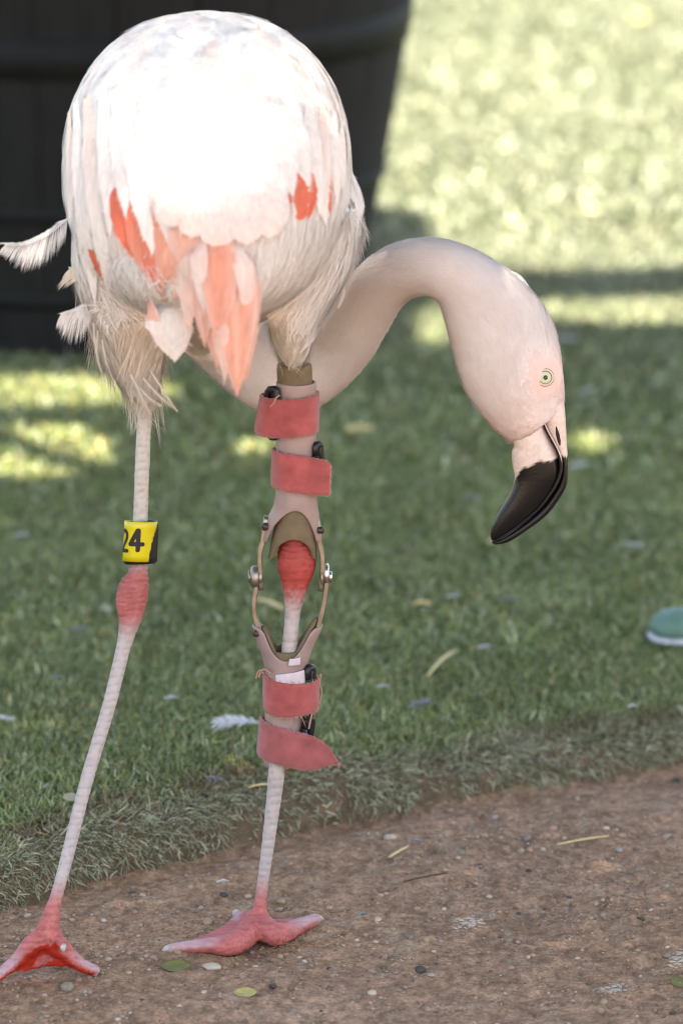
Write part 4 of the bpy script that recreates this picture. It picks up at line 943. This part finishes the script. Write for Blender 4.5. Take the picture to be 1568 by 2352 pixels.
# ------------------------------------------------------------------ yellow number band on the left leg
band = empty('leg_band', P(320, 1290, 0))
tag(band, 'yellow plastic leg band with black number on the unbraced leg', 'leg band')
def sleeve(name, top, bot, rt, rb, th, m, a0=0.0, a1=2 * math.pi, tilt=0.0):
    rings = []
    for v in np.linspace(0, 1, 8):
        x = top[0] + (bot[0] - top[0]) * v; y = top[1] + (bot[1] - top[1]) * v; r = rt + (rb - rt) * v; c = P(x, y, 0); s = SC(0, y)
        rings.append([c + Vector((math.sin(a) * r * s, -math.cos(a) * r * s, tilt * math.sin(a) * r * s + .21 * math.cos(a) * r * s)) for a in np.linspace(a0, a1, 49)])
    V, F = loft(rings, closed=False, caps=False); o = mesh(name, V, F, M[m]); q = o.modifiers.new('thickness', 'SOLIDIFY'); q.thickness = th; q.offset = 0
    return keep(o, band)
sleeve('inner_sleeve', (325.5, 1197), (322, 1294), 34.2, 34.2, .0016, 'black', tilt=.04)
sleeve('yellow_wrap', (324, 1197), (319.5, 1288), 36, 36, .0014, 'band', R(-205), R(112), tilt=-.02)
sleeve('overlap_flap', (327, 1205), (323.5, 1292), 36.2, 36.2, .0012, 'black', R(100), R(152), tilt=.04)
def digit(strokes, a_lo, a_hi, y_top, y_bot, sw):
    V, F = [], []
    def put(s, h, lift):
        a = R(a_lo + (a_hi - a_lo) * s); y = y_bot + (y_top - y_bot) * h; f = (y - 1197) / 91; cx = 324 - 4.5 * f; r = 36.0; sc_ = SC(0, y)
        return P(cx, y, 0) + Vector((math.sin(a), -math.cos(a), .21 * math.cos(a) - .02 * math.sin(a))) * (r * sc_ + .0009 + lift)
    hp = abs(y_top - y_bot); wpx = abs(R(a_hi - a_lo)) * 36
    for k, st in enumerate(strokes):
        q = crom(st, 24) if len(st) > 2 else np.array([np.array(st[0]) * (1 - f) + np.array(st[1]) * f for f in np.linspace(0, 1, 14)])
        q = q * np.array([wpx, hp]); n = len(q); b = len(V); lift = k * .00012
        for i in range(n):
            t = q[min(i + 1, n - 1)] - q[max(i - 1, 0)]; t = t / np.linalg.norm(t); m_ = np.array([-t[1], t[0]]) * sw
            for e in (-1, 1): p = (q[i] + m_ * e) / np.array([wpx, hp]); V.append(put(p[0], p[1], lift))
        for i in range(n - 1): F.append((b + 2 * i, b + 2 * i + 1, b + 2 * i + 3, b + 2 * i + 2))
        for c, l2 in ((q[0], .00005), (q[-1], .00008)):
            b = len(V); p = c / np.array([wpx, hp]); V.append(put(p[0], p[1], lift + l2))
            for j in range(14):
                p = (c + sw * np.array([math.cos(j / 14 * 6.2832), math.sin(j / 14 * 6.2832)])) / np.array([wpx, hp]); V.append(put(p[0], p[1], lift + l2))
            for j in range(14): F.append((b, b + 1 + j, b + 1 + (j + 1) % 14))
    o = mesh('digit', V, F, M['ink'], smooth=False); return keep(o, band)
digit([[(.66, .93), (.66, .07)], [(.60, .93), (.42, .70), (.14, .36)], [(.12, .33), (.96, .33)]], -37, 14, 1213, 1265, 5.0)
digit([[(.12, .70), (.24, .88), (.5, .95), (.78, .86), (.84, .66), (.66, .44), (.36, .22), (.14, .08)], [(.14, .08), (.92, .08)]], -88, -41, 1215, 1268, 4.4)

# ------------------------------------------------------------------ things lying on the ground
def surf_z(x, y, turf): return float(turf_z(np.array([x]), np.array([y]))[0]) + .010 if turf else float(dirt_z(np.array([x]), np.array([y]))[0])
def on_ground(x, y, turf):
    z = .03 if turf else 0
    for _ in range(3): p = G(x, y, z); z = surf_z(p.x, p.y, turf)
    return G(x, y, z)
def pebble(x, y, r, colr_, label, group=None, flat=.62, seed=None, sub=2):
    seed = seed if seed is not None else int(x * 7 + y); v, f = stone(seed, sub); p = on_ground(x, y, False); s = r * (p - CAM).dot(FWD) / FPX
    rr = random.Random(seed); sc3 = np.array([1.0, rr.uniform(.65, .95), flat]) * s
    o = mesh('pebble', [tuple(q) for q in v * sc3], [tuple(int(i) for i in t) for t in f], M['peb_' + colr_], smooth=True)
    o.location = p + Vector((0, 0, s * flat * .35)); o.rotation_euler = (rr.uniform(-.2, .2), rr.uniform(-.2, .2), rr.uniform(-.5, .5))
    tag(o, label, 'pebble', group); return o
pebble(896, 1926, 15, 'pale', 'pale tan angular pebble on dirt below the turf edge, beside straw')
pebble(1134, 1880, 10, 'grey', 'grey pebble nearest the turf edge on the right side of the dirt')
pebble(1083, 1905, 8, 'bluegrey', 'small blue-grey pebble left of the tan pebble pair below the turf')
pebble(1112, 1922, 11, 'tan', 'rounded tan pebble next to a smaller rosy one')
pebble(1148, 1926, 7, 'rosy', 'small rosy pebble just right of a rounded tan pebble')
pebble(1209, 1929, 11, 'bluegrey', 'flat blue-grey pebble left of the long straw on dirt')
pebble(1058, 1960, 10, 'olive', 'olive grey pebble lying alone, second row below the turf')
pebble(1194, 1957, 11, 'tan', 'tan pebble in a short row below the flat blue-grey one')
pebble(1165, 1960, 9, 'olive', 'brown pebble at the left end of a short pebble row')
pebble(1217, 1954, 8, 'rosy', 'reddish pebble at the right end of a short pebble row')
pebble(1270, 1904, 11, 'rosy', 'flat rosy pebble above the left end of the long straw')
pebble(1390, 1905, 10, 'pale', 'pale pebble above the right end of the long straw')
pebble(1426, 1920, 11, 'tan', 'yellowish tan pebble just right of the long straw tip')
pebble(1528, 1925, 12, 'grey', 'grey oblong pebble near the right edge of the dirt')
pebble(1420, 1955, 10, 'grey', 'grey pebble below the yellowish one at the straw tip')
pebble(1551, 1795, 12, 'dark', 'dark stone at the far right where turf meets dirt')
pebble(866, 2115, 10, 'pale', 'whitish rounded pebble right of the braced foot')
pebble(874, 2058, 8, 'tan', 'tan pebble above the whitish one right of the braced foot')
pebble(941, 2155, 8, 'bluegrey', 'small dark blue pebble in the open dirt, centre bottom')
pebble(964, 2231, 15, 'dark', 'dark low lump of stone beside a flat grey pebble')
pebble(990, 2241, 13, 'grey', 'flat grey pebble touching a dark low stone', flat=.4)
pebble(853, 2283, 12, 'pale', 'pale grey pebble low in the picture, right of the yellow leaf')
pebble(1471, 2112, 10, 'dark', 'dark pebble on the right side of the open dirt')
pebble(1531, 2198, 12, 'olive', 'olive pebble beside the chalky patch at the right edge')
pebble(1385, 2304, 12, 'tan', 'tan pebble near the bottom right of the dirt')
pebble(257, 2084, 9, 'tan', 'tan pebble on dirt between the two legs, nearest the turf')
pebble(476, 2120, 14, 'tan', 'smooth tan oval pebble just left of the braced ankle')
pebble(645, 2074, 12, 'tan', 'tan pebble right of the braced ankle, behind the raised toe')
pebble(756, 2088, 10, 'rosy', 'rosy pebble to the right of the toe tip of the braced foot')
pebble(461, 2087, 9, 'grey', 'greyish pebble above the smooth oval one between the legs')
pebble(239, 2116, 8, 'pale', 'small pale pebble right of the left ankle')
pebble(65, 2104, 10, 'pale', 'pale stone left of the left ankle under the turf edge')
pebble(404, 2187, 12, 'tan', 'tan pebble touching the left toe tip of the braced foot')
pebble(327, 2137, 7, 'tan', 'small tan pebble midway between the two feet')
pebble(157, 2272, 19, 'olive', 'large smooth grey-brown pebble under the left foot', flat=.75)
pebble(490, 2224, 24, 'pale', 'large white angular stone right of the green leaf', flat=.38)
pebble(577, 2189, 8, 'bluegrey', 'blue-grey pebble under the heel of the braced foot')
pebble(469, 2281, 8, 'pale', 'small white pebble left of the yellow leaf')
pebble(272, 2343, 9, 'pale', 'white pebble at the very bottom, left half')
pebble(627, 2267, 10, 'dark', 'dark pebble above and right of the yellow leaf')
pebble(413, 2313, 8, 'pale', 'pale pebble lower left of the yellow leaf')
pebble(643, 2199, 9, 'tan', 'yellow-tan pebble just below the braced foot, right side')
pebble(587, 2221, 7, 'pale', 'tiny pale pebble straight below the braced heel')
pebble(513, 2058, 10, 'dark', 'dark pebble under a white wisp of feather')
pebble(305, 2051, 9, 'dark', 'dark flat pebble tucked under the turf edge between the legs', flat=.4)
rr = random.Random(5)
for i in range(75):
    x, y = rr.uniform(20, 1560), rr.uniform(1960, 2345)
    if y < np.interp(x, [e[0] for e in EDGE_D], [e[1] for e in EDGE_D]) + 25 or (350 < x < 760 and y < 2200): continue
    cc_ = rr.choice(('tan', 'pale', 'grey', 'rosy', 'olive', 'dark', 'tan')); pebble(x, y, rr.uniform(4.5, 9.5), cc_, 'little loose ' + dict(tan='tan', pale='whitish', grey='grey', rosy='reddish', olive='brown', dark='blackish')[cc_] + ' pebble among the grit of the dirt path', 'little pebbles on the dirt', seed=i, sub=1)

def straw(name, a, b, w_, m, label, cat, turf, bend=2.0):
    A, B2 = on_ground(*a, turf), on_ground(*b, turf); s = (A - CAM).dot(FWD) / FPX; n = 12
    pts = [A.lerp(B2, i / (n - 1)) + Vector((0, 0, (w_ * .5 + bend * math.sin(math.pi * i / (n - 1))) * s)) for i in range(n)]
    V, F = tube(pts, [w_ * s * (.55 + .45 * math.sin(math.pi * (.12 + .76 * i / (n - 1)))) for i in range(n)], 7); c = A.lerp(B2, .5)
    o = mesh(name, [v - c for v in V], F, M[m]); o.location = c; tag(o, label, cat); return o
straw('straw', (1278, 1941), (1398, 1921), 2.6, 'straw', 'long thin straw lying on the dirt at right', 'straw', False)
straw('straw', (889, 1974), (937, 1946), 3.4, 'straw', 'short pale straw on dirt right of the braced leg', 'straw', False)
straw('twig', (926, 2026), (1027, 2006), 1.8, 'twig', 'thin dark twig on the dirt below the short straw', 'twig', False)
straw('straw', (981, 1555), (1044, 1497), 4.0, 'straw', 'stout straw slanting on the green turf right of the brace', 'straw', True, 8)
straw('straw', (1556, 1625), (1580, 1660), 5, 'petal', 'pale straw cut off by the right edge at the turf lip', 'straw', True, 6)
straw('straw', (590, 1382), (650, 1402), 6, 'straw', 'blurred straw on turf behind the brace hinge', 'straw', True, 6)
straw('straw', (795, 992), (852, 990), 8, 'straw', 'blurred straw on turf between brace and beak, upper', 'straw', True, 6)
straw('straw', (950, 1390), (990, 1391), 5, 'straw', 'short straw in a row of bits under the beak tip', 'straw', True, 6)
straw('straw', (1120, 1250), (1150, 1242), 5, 'straw', 'yellowish straw just under the beak tip', 'straw', True, 6)
straw('straw', (570, 1810), (630, 1803), 2.2, 'straw', 'thin straw at the turf lip left of the braced shin', 'straw', True, 4)

def flake(name, x, y, rx, ry, m, label, cat, turf, rot=0.0, lift=6, cup=.25):
    p = on_ground(x, y, turf); s = (p - CAM).dot(FWD) / FPX; n, k = 14, 4; V = [Vector((0, 0, 0))]; F = []; q = random.Random(int(x + y))
    for r in range(1, k + 1):
        for j in range(n):
            a = 2 * math.pi * j / n; f = r / k; pinch = 1 - .45 * abs(math.cos(a)) ** 6 * 0
            V.append(Vector((math.cos(a) * rx * f, math.sin(a) * ry * f * (1 - .5 * abs(math.cos(a)) ** 3) * q.uniform(.92, 1.08), cup * ry * f * f + q.uniform(-.06, .06) * ry)) * s)
    for j in range(n): F.append((0, 1 + j, 1 + (j + 1) % n))
    for r in range(k - 1):
        for j in range(n): F.append((1 + r * n + j, 1 + (r + 1) * n + j, 1 + (r + 1) * n + (j + 1) % n, 1 + r * n + (j + 1) % n))
    o = mesh(name, V, F, M[m]); so = o.modifiers.new('thickness', 'SOLIDIFY'); so.thickness = .0007; o.location = p + Vector((0, 0, lift * s)); o.rotation_euler = (R(18), 0, rot); tag(o, label, cat); return o
flake('leaf', 403, 2224, 34, 22, 'leafg', 'olive green leaf lying below the toe of the braced foot', 'leaf', False, .1, 4)
flake('leaf', 563, 2285, 27, 17, 'leafy', 'yellow leaf on dirt at the bottom centre', 'leaf', False, .05, 4)
flake('leaf', 1556, 2267, 20, 20, 'leafg', 'green leaf at the right edge of the dirt', 'leaf', False, .6, 12, .1)
flake('petal', 163, 1846, 20, 16, 'petal', 'pale yellow petal behind the left shin at the turf lip', 'petal', True, .5, 14)
flake('petal', 245, 1408, 13, 16, 'petal', 'cream petal on turf beside the left hock', 'petal', True, .4, 10)
flake('petal', 1160, 348, 15, 14, 'petal', 'bright petal in the sunlit turf above the arched neck', 'petal', True, .2, 10)
flake('petal', 1180, 520, 26, 11, 'petal', 'sunlit pale petal on turf just above the neck arch', 'petal', True, 0, 10)
flake('petal', 1358, 492, 26, 11, 'petal', 'pinkish blurred petal on sunlit turf, right of centre', 'petal', True, 0, 10)
flake('leaf', 1465, 52, 18, 14, 'leafy', 'blurred yellow leaf in the top right of the sunlit turf', 'leaf', True, 0, 10)
flake('petal', 970, 240, 10, 10, 'petal', 'faint pale petal on sunlit turf nearest the barrel', 'petal', True, 0, 10)

def fluff(x, y, r, m, label, turf=True, n=60, seed=None, spread=1.0, cat='feather', long=None):
    p = on_ground(x, y, turf); s = (p - CAM).dot(FWD) / FPX; q = random.Random(seed or int(x * 3 + y)); V, F = [], []
    ax = Vector((math.cos(q.uniform(-.5, .5)), q.uniform(-.8, .8), 0)).normalized() if long is None else Vector(long).normalized()
    for i in range(n):
        t = q.uniform(-.7, .6); b0 = ax * (t * r * s); side = Vector((-ax.y, ax.x, 0)) * q.choice((-1, 1)); d = (ax * .7 + side * q.uniform(.3, .9) * spread + Vector((0, 0, q.uniform(.0, .8)))).normalized()
        l = r * s * q.uniform(.35, .8); e = Vector((0, 0, -.25 * l)); w_ = Vector((0, 0, .0006)) + side.cross(Vector((0, 0, 1))) * .0007; b = len(V)
        V += [b0 - w_, b0 + w_, b0 + d * l * .55 + w_, b0 + d * l * .55 - w_, b0 + d * l + e]; F += [(b, b + 1, b + 2, b + 3), (b + 3, b + 2, b + 4)]
    b = len(V); v2, f2 = tube([-ax * r * s, Vector((0, 0, .002)), ax * r * s * .7], [.0009, .0008, .0003], 5); V += v2; F += [tuple(i + b for i in f) for f in f2]
    o = mesh('feather', V, F, M[m], smooth=False); o.location = p + Vector((0, 0, .006 + .003)); tag(o, label, cat); return o
fluff(545, 1682, 62, 'white', 'large wispy white feather on turf left of the lowest strap', n=90, long=(-1, -.1, 0))
fluff(395, 1622, 18, 'white', 'small white feather on turf right of the left shin', n=40)
fluff(50, 1246, 20, 'white', 'white tuft at the left edge, level with the yellow band', n=40)
fluff(8, 1670, 30, 'white', 'white feather cut off by the left edge, low on the turf', n=60)
fluff(180, 1464, 20, 'grey', 'grey feather bit left of the left shin', n=40)
fluff(130, 1576, 16, 'grey', 'faint grey wisp left of the left shin, lower', n=30)
fluff(490, 1810, 22, 'grey', 'fuzzy pale down at the turf lip between the legs', n=60, spread=1.5)
fluff(1450, 1268, 26, 'white', 'white feather on turf right of the beak tip', n=70)
fluff(1080, 1160, 28, 'grey', 'pale curled feather on turf left of the black beak', n=60, long=(1, -.6, 0))
fluff(1110, 1505, 16, 'white', 'small white feather right of the slanting straw', n=40)
fluff(965, 1637, 34, 'grey', 'grey down feather on turf below the slanting straw', n=110, spread=1.6)
fluff(878, 1596, 14, 'white', 'small white bit on turf left of the grey down', n=30)
fluff(1165, 1396, 26, 'grey', 'pale feather on turf straight under the beak', n=50)
fluff(1040, 1388, 16, 'white', 'whitish bit beside the short straw under the beak', n=30)
fluff(1325, 1086, 28, 'white', 'blurred white feather touching the beak outline on its right', n=50, long=(1, .6, 0))
fluff(1350, 912, 24, 'white', 'blurred white bit on turf to the right of the face', n=40)
fluff(1300, 792, 28, 'white', 'blurred white bit on turf right of the crown of the head', n=40)
fluff(1450, 1641, 12, 'white', 'small white bit at the turf lip on the right', n=30)
fluff(110, 1828, 12, 'grey', 'small grey bit at the turf lip far left', n=24)
fluff(514, 2046, 16, 'white', 'white wisp of feather on dirt between the legs', turf=False, n=14)
fluff(835, 2122, 12, 'grey', 'tiny bluish feather on dirt left of the whitish pebble', turf=False, n=20)
fluff(955, 1953, 16, 'grey', 'grey wisp beside the short pale straw', turf=False, n=20)
def patch(x, y, rx, ry, label):
    p = on_ground(x, y, False); s = (p - CAM).dot(FWD) / FPX; q = random.Random(int(x)); V, F = [], []
    for i in range(75):
        a = q.uniform(0, 6.283); f = math.sqrt(q.random()); dx, dy = math.cos(a) * rx * f * s + math.sin(a) * ry * .8 * f * s, math.sin(a) * ry * f * s * 2.6
        v, t = protos[q.randrange(6)]; k = q.uniform(.0008, .0034) * (1.2 - .8 * f); z = surf_z(p.x + dx, p.y + dy, False) - p.z; b = len(V)
        V += [Vector((r[0] * k * 1.6 + dx, r[1] * k * 1.6 + dy, r[2] * k * .22 + z)) for r in v]; F += [tuple(int(e) + b for e in r) for r in t]
    o = mesh('dropping', V, F, M['dropping']); o.location = p; tag(o, label, 'dropping', kind='stuff')
patch(1075, 2118, 42, 20, 'crumbled chalky white patch on the dirt')
patch(1405, 2272, 45, 16, 'crumbled pale grey patch near the bottom right')
patch(1560, 2200, 24, 24, 'crumbled pale patch at the right edge of the dirt')
# green rounded object at the right edge
p0 = G(1545, 1458, .04); go = empty('garden_stone', p0); tag(go, 'rounded sea-green object with a chalky white rim in the turf, right edge', 'garden object')
s = (p0 - CAM).dot(FWD) / FPX
def dome(name, rx, ry, h, z0, m, seed, e=2.4):
    rings = []
    for a in np.linspace(0, math.pi / 2 * .98, 12):
        k = math.cos(a) ** (2 / e); z = math.sin(a) ** (2 / e) * h
        rings.append([Vector((math.cos(b) * rx * k, math.sin(b) * ry * k, z + z0)) * s * (1 + .03 * mnoise.noise((math.cos(b) * 2, math.sin(b) * 2, a + seed))) for b in np.linspace(0, 2 * math.pi, 40, endpoint=False)])
    V, F = loft(rings); mesh(name, V, F, M[m], go)
dome('rim', 72, 66, 22, -6, 'chalk', 1); dome('cap', 68, 62, 52, 10, 'green', 2)
for o in [o for o in bpy.data.objects if o.parent is go]: o.location.x += 12 * s
